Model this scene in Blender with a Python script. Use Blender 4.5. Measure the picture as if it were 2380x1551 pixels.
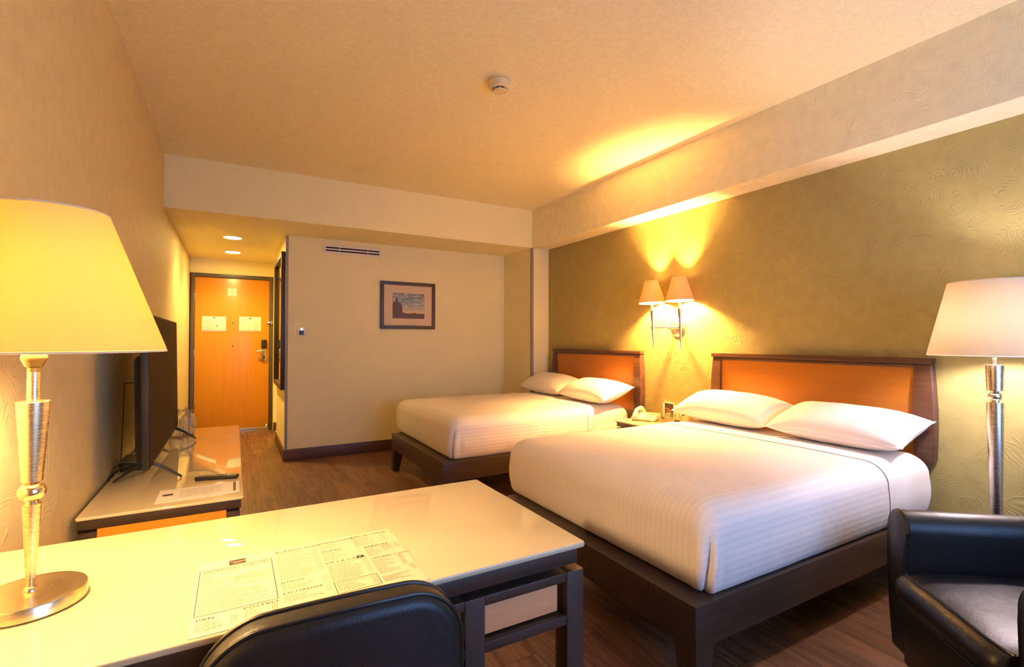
import bpy, bmesh, math, random
from mathutils import Vector, Matrix, noise

random.seed(7)
PI = math.pi
D = bpy.data
for o in list(D.objects):
    D.objects.remove(o)
scn = bpy.context.scene
C = scn.collection

# ------------------------------------------------------------------ camera, world, exposure
CH = 1.235
cam = D.objects.new('camera', D.cameras.new('camera'))
C.objects.link(cam)
_yaw, _pit, _rol = math.radians(29.65846), math.radians(0.83780), math.radians(0.08187)
_F = Vector((math.sin(_yaw) * math.cos(_pit), math.cos(_yaw) * math.cos(_pit), math.sin(_pit)))
_R = Vector((math.cos(_yaw), -math.sin(_yaw), 0))
_U = _R.cross(_F)
_R2 = _R * math.cos(_rol) + _U * math.sin(_rol)
_U2 = -_R * math.sin(_rol) + _U * math.cos(_rol)
_M = Matrix((_R2, _U2, -_F)).transposed().to_4x4()
_M.translation = Vector((0, 0, CH))
cam.matrix_world = _M
cam.data.sensor_width = 36
cam.data.sensor_fit = 'HORIZONTAL'
cam.data.lens = 1136.4489 * 36 / 2380
cam.data.clip_start = 0.02
cam.data.clip_end = 60
scn.camera = cam

vs = scn.view_settings
vs.view_transform = 'Standard'
vs.look = 'None'
vs.gamma = 1
vs.use_curve_mapping = False
vs.exposure = 0.15
scn.cycles.use_denoising = True
scn.cycles.max_bounces = 10
scn.cycles.diffuse_bounces = 7
scn.cycles.glossy_bounces = 5
scn.cycles.transmission_bounces = 8
scn.cycles.transparent_max_bounces = 12
scn.cycles.caustics_reflective = False
scn.cycles.caustics_refractive = False
scn.cycles.sample_clamp_indirect = 25

world = D.worlds.new('sky')
scn.world = world
world.use_nodes = True
_bg = world.node_tree.nodes['Background']
_bg.inputs[0].default_value = (0.30, 0.45, 1.0, 1)
_bg.inputs[1].default_value = 1.0

# lamp colours and strengths (emission, W/m2/sr-like units of the bulbs)
COL_TABLE = (1.0, 0.62, 0.27)
COL_FLOOR = (1.0, 0.82, 0.90)
COL_SCONCE = (1.0, 0.50, 0.15)
COL_DOWN = (1.0, 0.68, 0.22)
E_TABLE, E_FLOOR, E_SCONCE, E_DOWN = 1750, 720, 10500, 175
E_SPOT = 90

# daylight through the window of the wall behind the camera
def daylight(x, y, z, sx, sz, energy, col):
    l = D.lights.new('window_daylight', 'AREA')
    l.shape = 'RECTANGLE'
    l.size, l.size_y = sx, sz
    l.energy = energy
    l.color = col
    o = D.objects.new('window_daylight', l)
    C.objects.link(o)
    o.location = (x, y, z)
    o.rotation_euler = (PI / 2, 0, 0)      # faces +y, into the room
    return o
daylight(1.75, -1.34, 1.35, 2.1, 1.6, 60, (0.27, 0.49, 1.0))

# ------------------------------------------------------------------ measured room
XL, XR, XB = -0.499, 3.241, 3.009
YS, YB, YD, YW = 4.817, 5.489, 7.558, -1.1
ZC, ZB = 2.749, 2.314
XP = 0.462

# ------------------------------------------------------------------ helpers
def tag(o, label=None, cat=None, group=None, kind=None):
    if label: o['label'] = label
    if cat: o['category'] = cat
    if group: o['group'] = group
    if kind: o['kind'] = kind
    return o

def thing(name, label, cat, loc=(0, 0, 0), rotz=0, group=None):
    o = D.objects.new(name, None)
    o.empty_display_size = 0.1
    C.objects.link(o)
    o.location = loc
    o.rotation_euler = (0, 0, rotz)
    return tag(o, label, cat, group)

def obj(name, bm, mat, parent=None, angle=35, world=False):
    """Link bm as ONE mesh object. world=True: vertices are in room coordinates."""
    me = D.meshes.new(name)
    if world and parent is not None:
        M = Matrix.LocRotScale(parent.location, parent.rotation_euler, None).inverted()
        p = parent.parent
        if p is not None:
            M = M @ Matrix.LocRotScale(p.location, p.rotation_euler, None).inverted()
        bm.transform(M)
    bmesh.ops.recalc_face_normals(bm, faces=bm.faces)
    bm.to_mesh(me)
    bm.free()
    for m in (mat if isinstance(mat, (list, tuple)) else [mat]):
        me.materials.append(m)
    for p in me.polygons:
        p.use_smooth = True
    me.set_sharp_from_angle(angle=math.radians(angle))
    o = D.objects.new(name, me)
    C.objects.link(o)
    if parent is not None:
        o.parent = parent
    return o

def struct(name, bm, mat, parent=None, **k):
    o = obj(name, bm, mat, parent, **k)
    o['kind'] = 'structure'
    return o

def new():
    return bmesh.new()

def box(bm, x0, x1, y0, y1, z0, z1, bev=0.0, seg=2, mi=0):
    b = bmesh.new()
    bmesh.ops.create_cube(b, size=1)
    for v in b.verts:
        v.co = Vector(((x0 + x1) / 2 + v.co.x * (x1 - x0), (y0 + y1) / 2 + v.co.y * (y1 - y0), (z0 + z1) / 2 + v.co.z * (z1 - z0)))
    if bev > 0:
        bmesh.ops.bevel(b, geom=list(b.edges), offset=bev, segments=seg, profile=0.6, affect='EDGES')
    for f in b.faces:
        f.material_index = mi
    merge(bm, b)
    return bm

def merge(bm, b, M=None):
    if M is not None:
        b.transform(M)
    me = D.meshes.new('tmp')
    b.to_mesh(me)
    b.free()
    bm.from_mesh(me)
    D.meshes.remove(me)
    return bm

def loft(bm, rings, cap0=True, cap1=True, closed=True, mi=0):
    vr = [[bm.verts.new(p) for p in r] for r in rings]
    n = len(rings[0])
    for a, b in zip(vr[:-1], vr[1:]):
        for i in range(n if closed else n - 1):
            j = (i + 1) % n
            f = bm.faces.new((a[i], a[j], b[j], b[i]))
            f.material_index = mi
    if cap0:
        bm.faces.new(vr[0][::-1]).material_index = mi
    if cap1:
        bm.faces.new(vr[-1]).material_index = mi
    return bm

def lathe(bm, prof, n=40, c=(0, 0, 0), cap=True, mi=0, M=None):
    b = bmesh.new()
    rings = [[Vector((max(r, 1e-4) * math.cos(2 * PI * i / n), max(r, 1e-4) * math.sin(2 * PI * i / n), z)) for i in range(n)] for r, z in prof]
    loft(b, rings, cap, cap, mi=mi)
    if M is not None:
        b.transform(M)
    b.transform(Matrix.Translation(Vector(c)))
    return merge(bm, b)

def tube(bm, pts, r, n=10, closed=False, mi=0, rfun=None):
    pts = [Vector(p) for p in pts]
    m = len(pts)
    rings = []
    up = None
    for i, p in enumerate(pts):
        if closed:
            t = (pts[(i + 1) % m] - pts[i - 1])
        else:
            t = pts[min(i + 1, m - 1)] - pts[max(i - 1, 0)]
        t.normalize()
        if up is None:
            up = Vector((0, 0, 1)) if abs(t.z) < 0.9 else Vector((1, 0, 0))
        side = t.cross(up)
        side.normalize()
        up = side.cross(t)
        up.normalize()
        rr = rfun(i / max(m - 1, 1)) if rfun else r
        rings.append([p + (side * math.cos(2 * PI * k / n) + up * math.sin(2 * PI * k / n)) * rr for k in range(n)])
    if closed:
        rings.append(rings[0])
        b = bmesh.new()
        loft(b, rings, False, False, mi=mi)
        bmesh.ops.remove_doubles(b, verts=b.verts, dist=1e-6)
        return merge(bm, b)
    return loft(bm, rings, mi=mi)

def bez(pts, n=12):
    """Catmull-Rom through pts."""
    P = [Vector(p) for p in pts]
    out = []
    for i in range(len(P) - 1):
        p0, p1, p2, p3 = P[max(i - 1, 0)], P[i], P[i + 1], P[min(i + 2, len(P) - 1)]
        for k in range(n):
            t = k / n
            out.append(0.5 * ((2 * p1) + (p2 - p0) * t + (2 * p0 - 5 * p1 + 4 * p2 - p3) * t * t + (3 * p1 - p0 - 3 * p2 + p3) * t ** 3))
    out.append(P[-1])
    return out

def rrect(hx, hy, r, nc=8, ns=6):
    """CCW rounded rectangle outline of half sizes hx, hy: list of (x, y)."""
    r = max(min(r, hx - 1e-4, hy - 1e-4), 1e-4)
    out = []
    cs = [(hx - r, hy - r, 0), (-hx + r, hy - r, PI / 2), (-hx + r, -hy + r, PI), (hx - r, -hy + r, 1.5 * PI)]
    for q in range(4):
        cx, cy, a0 = cs[q]
        for i in range(nc + 1):
            a = a0 + PI / 2 * i / nc
            out.append((cx + r * math.cos(a), cy + r * math.sin(a)))
        nx, ny, na = cs[(q + 1) % 4]
        e0 = out[-1]
        e1 = (nx + r * math.cos(na), ny + r * math.sin(na))
        for i in range(1, ns):
            t = i / ns
            out.append((e0[0] + (e1[0] - e0[0]) * t, e0[1] + (e1[1] - e0[1]) * t))
    return out

def slab(bm, hx, hy, z0, z1, r, er, M=None, nc=8, ns=6, ne=5, mi=0, crown=0.0):
    """Rounded slab: rounded-rect outline in xy, thickness z0..z1, edge radius er."""
    rings = []
    for k in range(ne + 1):
        a = PI / 2 * k / ne
        ins, z = er * (1 - math.sin(a)), z0 + er * (1 - math.cos(a))
        rings.append((ins, z))
    for k in range(ne + 1):
        a = PI / 2 * k / ne
        ins, z = er * (1 - math.cos(a)), z1 - er * (1 - math.sin(a))
        rings.append((ins, z))
    if crown:
        for f in (0.15, 0.35, 0.6, 0.85):
            rings.append((er + (min(hx, hy) - er) * f, z1 + crown * math.sin(PI / 2 * f)))
    b = bmesh.new()
    R = [[Vector((x, y, z)) for x, y in rrect(hx - i, hy - i, max(r - i, 0.002), nc, ns)] for i, z in rings]
    loft(b, R, mi=mi)
    return merge(bm, b, M)

def prism(bm, poly, M, t0, t1, bev=0.0, mi=0):
    """poly: list of (x,y); extruded along z t0..t1, then transformed by M."""
    b = bmesh.new()
    loft(b, [[Vector((x, y, t0)) for x, y in poly], [Vector((x, y, t1)) for x, y in poly]], mi=mi)
    if bev:
        bmesh.ops.bevel(b, geom=list(b.edges), offset=bev, segments=2, profile=0.6, affect='EDGES')
    return merge(bm, b, M)

def text_into(bm, s, size, M, align='LEFT', mi=0, sx=1.0, space=1.0):
    """Lettering as flat mesh; M maps (x right, y up, z out of the paper)."""
    cu = D.curves.new('txt', 'FONT')
    cu.body = s
    cu.size = size
    cu.align_x = align
    cu.resolution_u = 2
    cu.space_character = space
    o = D.objects.new('txt', cu)
    C.objects.link(o)
    dg = bpy.context.evaluated_depsgraph_get()
    dg.update()
    me = o.evaluated_get(dg).to_mesh()
    b = bmesh.new()
    b.from_mesh(me)
    o.evaluated_get(dg).to_mesh_clear()
    D.objects.remove(o)
    D.curves.remove(cu)
    for f in b.faces:
        f.material_index = mi
    b.transform(Matrix.Diagonal((sx, 1, 1, 1)))
    return merge(bm, b, M)

def quad(bm, x0, x1, y0, y1, M, z=0.0, mi=0):
    f = bm.faces.new([bm.verts.new(M @ Vector(p)) for p in ((x0, y0, z), (x1, y0, z), (x1, y1, z), (x0, y1, z))])
    f.material_index = mi

def axes(o, x, y, z=None):
    """Matrix with origin o and given x, y axes."""
    x, y = Vector(x).normalized(), Vector(y).normalized()
    z = x.cross(y)
    M = Matrix((x, y, z)).transposed().to_4x4()
    M.translation = Vector(o)
    return M

# ------------------------------------------------------------------ materials
def mat(name):
    m = D.materials.new(name)
    m.use_nodes = True
    nt = m.node_tree
    b = nt.nodes['Principled BSDF']
    return m, nt, b

def setp(b, **k):
    names = dict(col='Base Color', rough='Roughness', metal='Metallic', spec='Specular IOR Level', coat='Coat Weight', coatr='Coat Roughness',
                 trans='Transmission Weight', ior='IOR', sheen='Sheen Weight', emis='Emission Strength', emcol='Emission Color', alpha='Alpha', aniso='Anisotropic')
    for a, v in k.items():
        b.inputs[names[a]].default_value = (*v, 1) if isinstance(v, tuple) and len(v) == 3 else v

def plain(name, col, rough=0.5, **k):
    m, nt, b = mat(name)
    setp(b, col=col, rough=rough, **k)
    return m

def N(nt, t, **k):
    n = nt.nodes.new(t)
    for a, v in k.items():
        setattr(n, a, v)
    return n

def coords(nt, scale=(1, 1, 1), kind='Object'):
    tc = N(nt, 'ShaderNodeTexCoord')
    mp = N(nt, 'ShaderNodeMapping')
    mp.inputs['Scale'].default_value = scale
    nt.links.new(tc.outputs[kind], mp.inputs[0])
    return mp.outputs[0]

def noise_n(nt, vec, scale, detail=4, rough=0.55, dist=0.0):
    n = N(nt, 'ShaderNodeTexNoise')
    n.inputs['Scale'].default_value = scale
    n.inputs['Detail'].default_value = detail
    n.inputs['Roughness'].default_value = rough
    n.inputs['Distortion'].default_value = dist
    nt.links.new(vec, n.inputs['Vector'])
    return n.outputs[0]

def ramp(nt, fac, stops):
    r = N(nt, 'ShaderNodeValToRGB')
    cr = r.color_ramp
    while len(cr.elements) < len(stops):
        cr.elements.new(0.5)
    for e, (p, c) in zip(cr.elements, stops):
        e.position = p
        e.color = (*c, 1) if len(c) == 3 else c
    nt.links.new(fac, r.inputs[0])
    return r.outputs[0]

def bump(nt, b, h, strength=0.3, dist=0.01, prev=None):
    n = N(nt, 'ShaderNodeBump')
    n.inputs['Strength'].default_value = strength
    n.inputs['Distance'].default_value = dist
    nt.links.new(h, n.inputs['Height'])
    if prev is not None:
        nt.links.new(prev, n.inputs['Normal'])
    nt.links.new(n.outputs[0], b.inputs['Normal'])
    return n.outputs[0]

def mul(c, k):
    return tuple(x * k for x in c)

def paint_wall(name, col, swirl=True, s=0.35):
    """Matt paint over brushed swirl plaster or over a linen-like wallpaper."""
    m, nt, b = mat(name)
    setp(b, rough=0.62, spec=0.3)
    v = coords(nt)
    if swirl:
        # brush strokes: thin arcs about random centres, broken into short patches
        nv = N(nt, 'ShaderNodeTexNoise')
        nv.inputs['Scale'].default_value = 4.0
        nv.inputs['Detail'].default_value = 2
        nt.links.new(v, nv.inputs['Vector'])
        wv = N(nt, 'ShaderNodeVectorMath', operation='MULTIPLY_ADD')
        wv.inputs[1].default_value = (0.22, 0.22, 0.22)
        nt.links.new(nv.outputs['Color'], wv.inputs[0])
        nt.links.new(v, wv.inputs[2])
        vo = N(nt, 'ShaderNodeTexVoronoi')
        vo.inputs['Scale'].default_value = 4.6
        nt.links.new(wv.outputs[0], vo.inputs['Vector'])
        w = N(nt, 'ShaderNodeMath', operation='MULTIPLY')
        w.inputs[1].default_value = 105.0
        nt.links.new(vo.outputs['Distance'], w.inputs[0])
        sn = N(nt, 'ShaderNodeMath', operation='SINE')
        nt.links.new(w.outputs[0], sn.inputs[0])
        th = ramp(nt, sn.outputs[0], [(0.25, (0, 0, 0)), (0.95, (1, 1, 1))])
        mk = ramp(nt, noise_n(nt, v, 11, 3, 0.65, 0.5), [(0.50, (0, 0, 0)), (0.60, (1, 1, 1))])
        pr = N(nt, 'ShaderNodeMath', operation='MULTIPLY')
        nt.links.new(th, pr.inputs[0])
        nt.links.new(mk, pr.inputs[1])
        gr = noise_n(nt, v, 60, 4, 0.6)
        ad = N(nt, 'ShaderNodeMath', operation='MULTIPLY_ADD')
        ad.inputs[1].default_value = 0.5
        nt.links.new(gr, ad.inputs[0])
        nt.links.new(pr.outputs[0], ad.inputs[2])
        bump(nt, b, ad.outputs[0], s, 0.004)
        cv = noise_n(nt, v, 14, 4)
    else:
        vv = coords(nt, (30, 30, 260))
        h = noise_n(nt, vv, 1.6, 3, 0.6)
        bump(nt, b, h, 0.25, 0.002)
        cv = h
    c = ramp(nt, cv, [(0.3, mul(col, 0.93)), (0.7, mul(col, 1.05))])
    nt.links.new(c, b.inputs['Base Color'])
    return m

def wood(name, dark, light, rough=0.4, axis=0, scale=1.0, coat=0.0, bmp=0.08):
    """Veneer with grain running along the given object axis."""
    m, nt, b = mat(name)
    sc = [38 * scale] * 3
    sc[axis] = 1.6 * scale
    v = coords(nt, tuple(sc))
    g = noise_n(nt, v, 1.3, 6, 0.62, 0.5)
    c = ramp(nt, g, [(0.28, dark), (0.72, light)])
    nt.links.new(c, b.inputs['Base Color'])
    setp(b, rough=rough, coat=coat, coatr=0.15)
    bump(nt, b, g, bmp, 0.002)
    return m

def fabric(name, col, fine=900, bmp=0.2, rough=0.85, var=0.05):
    m, nt, b = mat(name)
    v = coords(nt)
    n1 = noise_n(nt, v, fine, 2, 0.5)
    c = ramp(nt, n1, [(0.3, mul(col, 1 - var)), (0.7, mul(col, 1 + var))])
    nt.links.new(c, b.inputs['Base Color'])
    setp(b, rough=rough, sheen=0.15)
    nb = bump(nt, b, n1, bmp * 0.4, 0.001)
    n2 = noise_n(nt, v, 22, 4, 0.6, 1.0)
    bump(nt, b, n2, bmp, 0.006, nb)
    return m

def sheet_striped(name, col):
    """Satin-stripe bed cover: tonal stripes from the UV u coordinate (metres)."""
    m, nt, b = mat(name)
    uv = N(nt, 'ShaderNodeUVMap')
    sp = N(nt, 'ShaderNodeSeparateXYZ')
    nt.links.new(uv.outputs[0], sp.inputs[0])
    k = N(nt, 'ShaderNodeMath', operation='MULTIPLY')
    k.inputs[1].default_value = 2 * PI / 0.026
    nt.links.new(sp.outputs[0], k.inputs[0])
    sn = N(nt, 'ShaderNodeMath', operation='SINE')
    nt.links.new(k.outputs[0], sn.inputs[0])
    st = ramp(nt, sn.outputs[0], [(0.0, mul(col, 0.965)), (0.28, mul(col, 1.01))])
    nt.links.new(st, b.inputs['Base Color'])
    rr = ramp(nt, sn.outputs[0], [(0.0, (0.8,) * 3), (0.28, (0.62,) * 3)])
    nt.links.new(rr, b.inputs['Roughness'])
    setp(b, sheen=0.15)
    nb = bump(nt, b, sn.outputs[0], 0.16, 0.0012)
    v = coords(nt)
    nb = bump(nt, b, noise_n(nt, v, 16, 4, 0.6, 1.2), 0.16, 0.008, nb)
    return m

def metal_brushed(name, col, rough=0.28, axis=2):
    m, nt, b = mat(name)
    sc = [4, 4, 4]
    sc[axis] = 500
    v = coords(nt, tuple(sc))
    g = noise_n(nt, v, 1.0, 3, 0.6)
    rr = ramp(nt, g, [(0.3, (rough * 0.8,) * 3), (0.7, (rough * 1.25,) * 3)])
    nt.links.new(rr, b.inputs['Roughness'])
    setp(b, col=col, metal=1.0)
    bump(nt, b, g, 0.012, 0.0005)
    return m

def leather(name, col):
    m, nt, b = mat(name)
    v = coords(nt)
    vo = N(nt, 'ShaderNodeTexVoronoi')
    vo.inputs['Scale'].default_value = 420
    nt.links.new(v, vo.inputs['Vector'])
    setp(b, col=col, rough=0.38, spec=0.45)
    nb = bump(nt, b, vo.outputs['Distance'], 0.22, 0.0012)
    bump(nt, b, noise_n(nt, v, 14, 4, 0.6, 1.0), 0.12, 0.01, nb)
    return m

def shade_cloth(name, col, tcol, mixf=0.55, weave=700):
    """Lamp-shade cloth: part diffuse, part translucent, with a fine weave."""
    m = D.materials.new(name)
    m.use_nodes = True
    nt = m.node_tree
    nt.nodes.remove(nt.nodes['Principled BSDF'])
    out = nt.nodes['Material Output']
    d = N(nt, 'ShaderNodeBsdfDiffuse')
    t = N(nt, 'ShaderNodeBsdfTranslucent')
    mx = N(nt, 'ShaderNodeMixShader')
    mx.inputs[0].default_value = mixf
    v = coords(nt, (1, 1, 2.2))
    n = noise_n(nt, v, weave, 2)
    c1 = ramp(nt, n, [(0.3, mul(col, 0.93)), (0.7, col)])
    c2 = ramp(nt, n, [(0.3, mul(tcol, 0.9)), (0.7, tcol)])
    nt.links.new(c1, d.inputs[0])
    nt.links.new(c2, t.inputs[0])
    nt.links.new(d.outputs[0], mx.inputs[1])
    nt.links.new(t.outputs[0], mx.inputs[2])
    nt.links.new(mx.outputs[0], out.inputs[0])
    return m

def glow(name, col, e):
    m, nt, b = mat(name)
    setp(b, col=(0.8, 0.8, 0.8), emcol=col, emis=float(e))
    return m

def plank_floor(name):
    m, nt, b = mat(name)
    tc = N(nt, 'ShaderNodeTexCoord')
    mp = N(nt, 'ShaderNodeMapping')
    mp.inputs['Rotation'].default_value = (0, 0, PI / 2)
    nt.links.new(tc.outputs['Object'], mp.inputs[0])
    br = N(nt, 'ShaderNodeTexBrick')
    br.offset = 0.37
    br.inputs['Scale'].default_value = 1.0
    br.inputs['Brick Width'].default_value = 1.2
    br.inputs['Row Height'].default_value = 0.15
    br.inputs['Mortar Size'].default_value = 0.0012
    br.inputs['Mortar Smooth'].default_value = 0.2
    br.inputs['Color1'].default_value = (0.0, 0.0, 0.0, 1)
    br.inputs['Color2'].default_value = (1.0, 1.0, 1.0, 1)
    br.inputs['Mortar'].default_value = (0.5, 0.5, 0.5, 1)
    nt.links.new(mp.outputs[0], br.inputs['Vector'])
    # grain stretched along the planks, offset per plank
    mp2 = N(nt, 'ShaderNodeMapping')
    mp2.inputs['Scale'].default_value = (42, 2.4, 1)
    nt.links.new(tc.outputs['Object'], mp2.inputs[0])
    off = N(nt, 'ShaderNodeVectorMath', operation='MULTIPLY_ADD')
    off.inputs[1].default_value = (37, 11, 0)
    nt.links.new(br.outputs['Color'], off.inputs[0])
    nt.links.new(mp2.outputs[0], off.inputs[2])
    g = noise_n(nt, off.outputs[0], 1.0, 6, 0.62, 0.8)
    big = noise_n(nt, coords(nt, (5, 1.6, 1)), 2.0, 4, 0.6, 0.6)
    ad = N(nt, 'ShaderNodeMath', operation='MULTIPLY_ADD')
    ad.inputs[1].default_value = 0.55
    nt.links.new(big, ad.inputs[0])
    nt.links.new(g, ad.inputs[2])
    ad2 = N(nt, 'ShaderNodeMath', operation='MULTIPLY_ADD')
    ad2.inputs[1].default_value = 0.14
    sep = N(nt, 'ShaderNodeSeparateColor')
    nt.links.new(br.outputs['Color'], sep.inputs[0])
    nt.links.new(sep.outputs[0], ad2.inputs[0])
    nt.links.new(ad.outputs[0], ad2.inputs[2])
    c = ramp(nt, ad2.outputs[0], [(0.55, (0.075, 0.034, 0.016)), (0.80, (0.155, 0.074, 0.036)), (1.0, (0.25, 0.125, 0.062))])
    mx = N(nt, 'ShaderNodeMix', data_type='RGBA')
    mx.inputs[7].default_value = (0.02, 0.01, 0.006, 1)
    nt.links.new(br.outputs['Fac'], mx.inputs[0])
    nt.links.new(c, mx.inputs[6])
    nt.links.new(mx.outputs[2], b.inputs['Base Color'])
    setp(b, rough=0.42, spec=0.4)
    nb = bump(nt, b, g, 0.08, 0.002)
    bump(nt, b, br.outputs['Fac'], -0.4, 0.002, nb)
    return m

CREAM = (0.80, 0.73, 0.60)
M_wall = paint_wall('cream_swirl_plaster', (0.84, 0.78, 0.54), True, 0.30)
M_left = paint_wall('shaded_cream_swirl_plaster', (0.66, 0.54, 0.28), True, 0.30)  # same cream paint as the other walls, darkened to paint in its dimmer light
M_paper = paint_wall('cream_linen_wallpaper', (0.86, 0.79, 0.46), False)
M_green = paint_wall('olive_green_swirl_plaster', (0.37, 0.315, 0.115), True, 0.45)
M_ceil = paint_wall('ceiling_paint', (0.86, 0.79, 0.50), False)
M_floor = plank_floor('walnut_planks')
M_tile = plain('cream_bathroom_tile', (0.80, 0.76, 0.68), 0.2)
M_wenge = wood('wenge_veneer', (0.026, 0.015, 0.010), (0.060, 0.036, 0.023), 0.38, 0, 1.0)
M_wengey = wood('wenge_veneer_lengthwise', (0.026, 0.015, 0.010), (0.060, 0.036, 0.023), 0.38, 1, 1.0)
M_wengez = wood('wenge_veneer_upright', (0.026, 0.015, 0.010), (0.060, 0.036, 0.023), 0.38, 2, 1.0)
M_hbframe = wood('walnut_headboard_frame', (0.055, 0.022, 0.011), (0.115, 0.050, 0.026), 0.33, 1, 1.0)
M_base = wood('walnut_baseboard', (0.060, 0.026, 0.012), (0.125, 0.058, 0.030), 0.4, 0, 1.0)
M_basey = wood('walnut_baseboard_lengthwise', (0.060, 0.026, 0.012), (0.125, 0.058, 0.030), 0.4, 1, 1.0)
M_orange = wood('orange_maple_veneer', (0.60, 0.235, 0.012), (0.66, 0.27, 0.018), 0.32, 2, 0.7, 0.15, 0.03)
M_orangey = wood('orange_maple_veneer_across', (0.37, 0.130, 0.010), (0.43, 0.155, 0.015), 0.36, 1, 0.7, 0.1, 0.03)
M_tan = wood('tan_maple_veneer', (0.68, 0.31, 0.13), (0.78, 0.37, 0.16), 0.4, 0, 0.8, 0.0, 0.03)
M_doorframe = plain('grey_brown_door_frame', (0.085, 0.065, 0.050), 0.4)
M_white_top = plain('cream_glass_top', (0.62, 0.52, 0.33), 0.045, spec=0.6, coat=0.3, coatr=0.02)
M_sheet = fabric('white_cotton', (0.78, 0.74, 0.70), 800, 0.10, 0.8, 0.02)
M_pillow = fabric('white_cotton_pillowcase', (0.80, 0.76, 0.72), 800, 0.16, 0.8, 0.02)
M_stripe = sheet_striped('white_satin_stripe', (0.77, 0.71, 0.66))
M_leather = leather('black_leather', (0.012, 0.011, 0.011))
M_piping = plain('black_piping', (0.016, 0.014, 0.013), 0.32)
M_stitch = plain('grey_stitching', (0.12, 0.11, 0.10), 0.7)
M_brass = metal_brushed('brushed_gold_nickel', (0.80, 0.66, 0.42), 0.27)
M_nickel = metal_brushed('brushed_nickel', (0.68, 0.62, 0.56), 0.25)
M_nickelx = metal_brushed('brushed_nickel_spun', (0.70, 0.64, 0.57), 0.3, 0)
M_chrome = plain('chrome', (0.8, 0.78, 0.75), 0.12, metal=1.0)
M_socket = plain('dark_bronze_socket', (0.09, 0.065, 0.025), 0.3, metal=0.6)
M_black = plain('black_plastic', (0.010, 0.009, 0.008), 0.35)
M_satinblack = plain('satin_black_plastic', (0.014, 0.012, 0.010), 0.45)
M_screen = plain('tv_screen_glass', (0.022, 0.010, 0.004), 0.55, spec=0.08)
M_white = plain('white_plastic', (0.82, 0.79, 0.70), 0.35)
M_ivory = plain('ivory_plastic', (0.80, 0.74, 0.58), 0.35)
M_grille = plain('vent_paint', (0.80, 0.74, 0.62), 0.45)
M_void = plain('dark_void', (0.004, 0.003, 0.003), 0.9)
M_paperw = plain('white_paper', (0.84, 0.80, 0.73), 0.6)
M_menu = plain('cream_menu_paper', (0.66, 0.52, 0.36), 0.55)
M_ink = plain('dark_ink', (0.030, 0.022, 0.014), 0.6)
M_inkfaint = plain('faint_print', (0.17, 0.12, 0.07), 0.6)
M_inkline = plain('green_black_rule', (0.022, 0.040, 0.028), 0.6)
M_brown = plain('brown_logo', (0.060, 0.022, 0.008), 0.5)
M_cream_ink = plain('cream_print', (0.85, 0.80, 0.70), 0.6)
M_guard = plain('grey_corner_guard', (0.30, 0.27, 0.25), 0.45)
M_smoke = plain('aged_ivory_plastic', (0.78, 0.62, 0.34), 0.45)
M_alu = plain('aluminium_strip', (0.62, 0.57, 0.52), 0.3, metal=0.9)
M_led = glow('green_led', (0.25, 1.0, 0.75), 2.5)
M_teal = plain('teal_card_reader', (0.025, 0.045, 0.050), 0.3)
M_mirror = plain('mirror_glass', (0.85, 0.85, 0.85), 0.02, metal=1.0)
M_shade_table = shade_cloth('yellow_lamp_shade', (0.80, 0.70, 0.42), (0.34, 0.255, 0.034), 0.50)
M_shade_floor = shade_cloth('ivory_lamp_shade', (0.80, 0.70, 0.58), (0.35, 0.305, 0.21), 0.50)
M_shade_sconce = shade_cloth('sconce_shade', (0.82, 0.72, 0.52), (0.105, 0.066, 0.020), 0.55)
M_shade_rim = plain('cream_shade_trim', (0.80, 0.70, 0.52), 0.7)
M_bulb_table = glow('table_bulb', COL_TABLE, E_TABLE)
M_bulb_floor = glow('floor_bulb', COL_FLOOR, E_FLOOR)
M_bulb_sconce = glow('sconce_bulb', COL_SCONCE, E_SCONCE)
M_down = glow('downlight_lens', COL_DOWN, E_DOWN)

def clear_plastic(name):
    m, nt, b = mat(name)
    nt.nodes.remove(b)
    out = nt.nodes['Material Output']
    g = N(nt, 'ShaderNodeBsdfGlossy')
    g.inputs['Roughness'].default_value = 0.12
    t = N(nt, 'ShaderNodeBsdfTransparent')
    t.inputs[0].default_value = (0.94, 0.93, 0.90, 1)
    fr = N(nt, 'ShaderNodeFresnel')
    fr.inputs[0].default_value = 1.5
    bp = N(nt, 'ShaderNodeBump')
    bp.inputs['Strength'].default_value = 0.8
    bp.inputs['Distance'].default_value = 0.01
    nt.links.new(noise_n(nt, coords(nt), 45, 3, 0.6, 1.0), bp.inputs['Height'])
    nt.links.new(bp.outputs[0], g.inputs['Normal'])
    nt.links.new(bp.outputs[0], fr.inputs['Normal'])
    ad = N(nt, 'ShaderNodeMath', operation='ADD')
    ad.inputs[1].default_value = 0.10
    nt.links.new(fr.outputs[0], ad.inputs[0])
    mx = N(nt, 'ShaderNodeMixShader')
    nt.links.new(ad.outputs[0], mx.inputs[0])
    nt.links.new(t.outputs[0], mx.inputs[1])
    nt.links.new(g.outputs[0], mx.inputs[2])
    nt.links.new(mx.outputs[0], out.inputs[0])
    return m
M_clear = clear_plastic('clear_wrapping')
M_glass = plain('drinking_glass', (0.95, 0.95, 0.93), 0.02, trans=1.0, ior=1.45)
M_socket_dark = plain('dark_socket', (0.09, 0.07, 0.04), 0.5)

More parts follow.
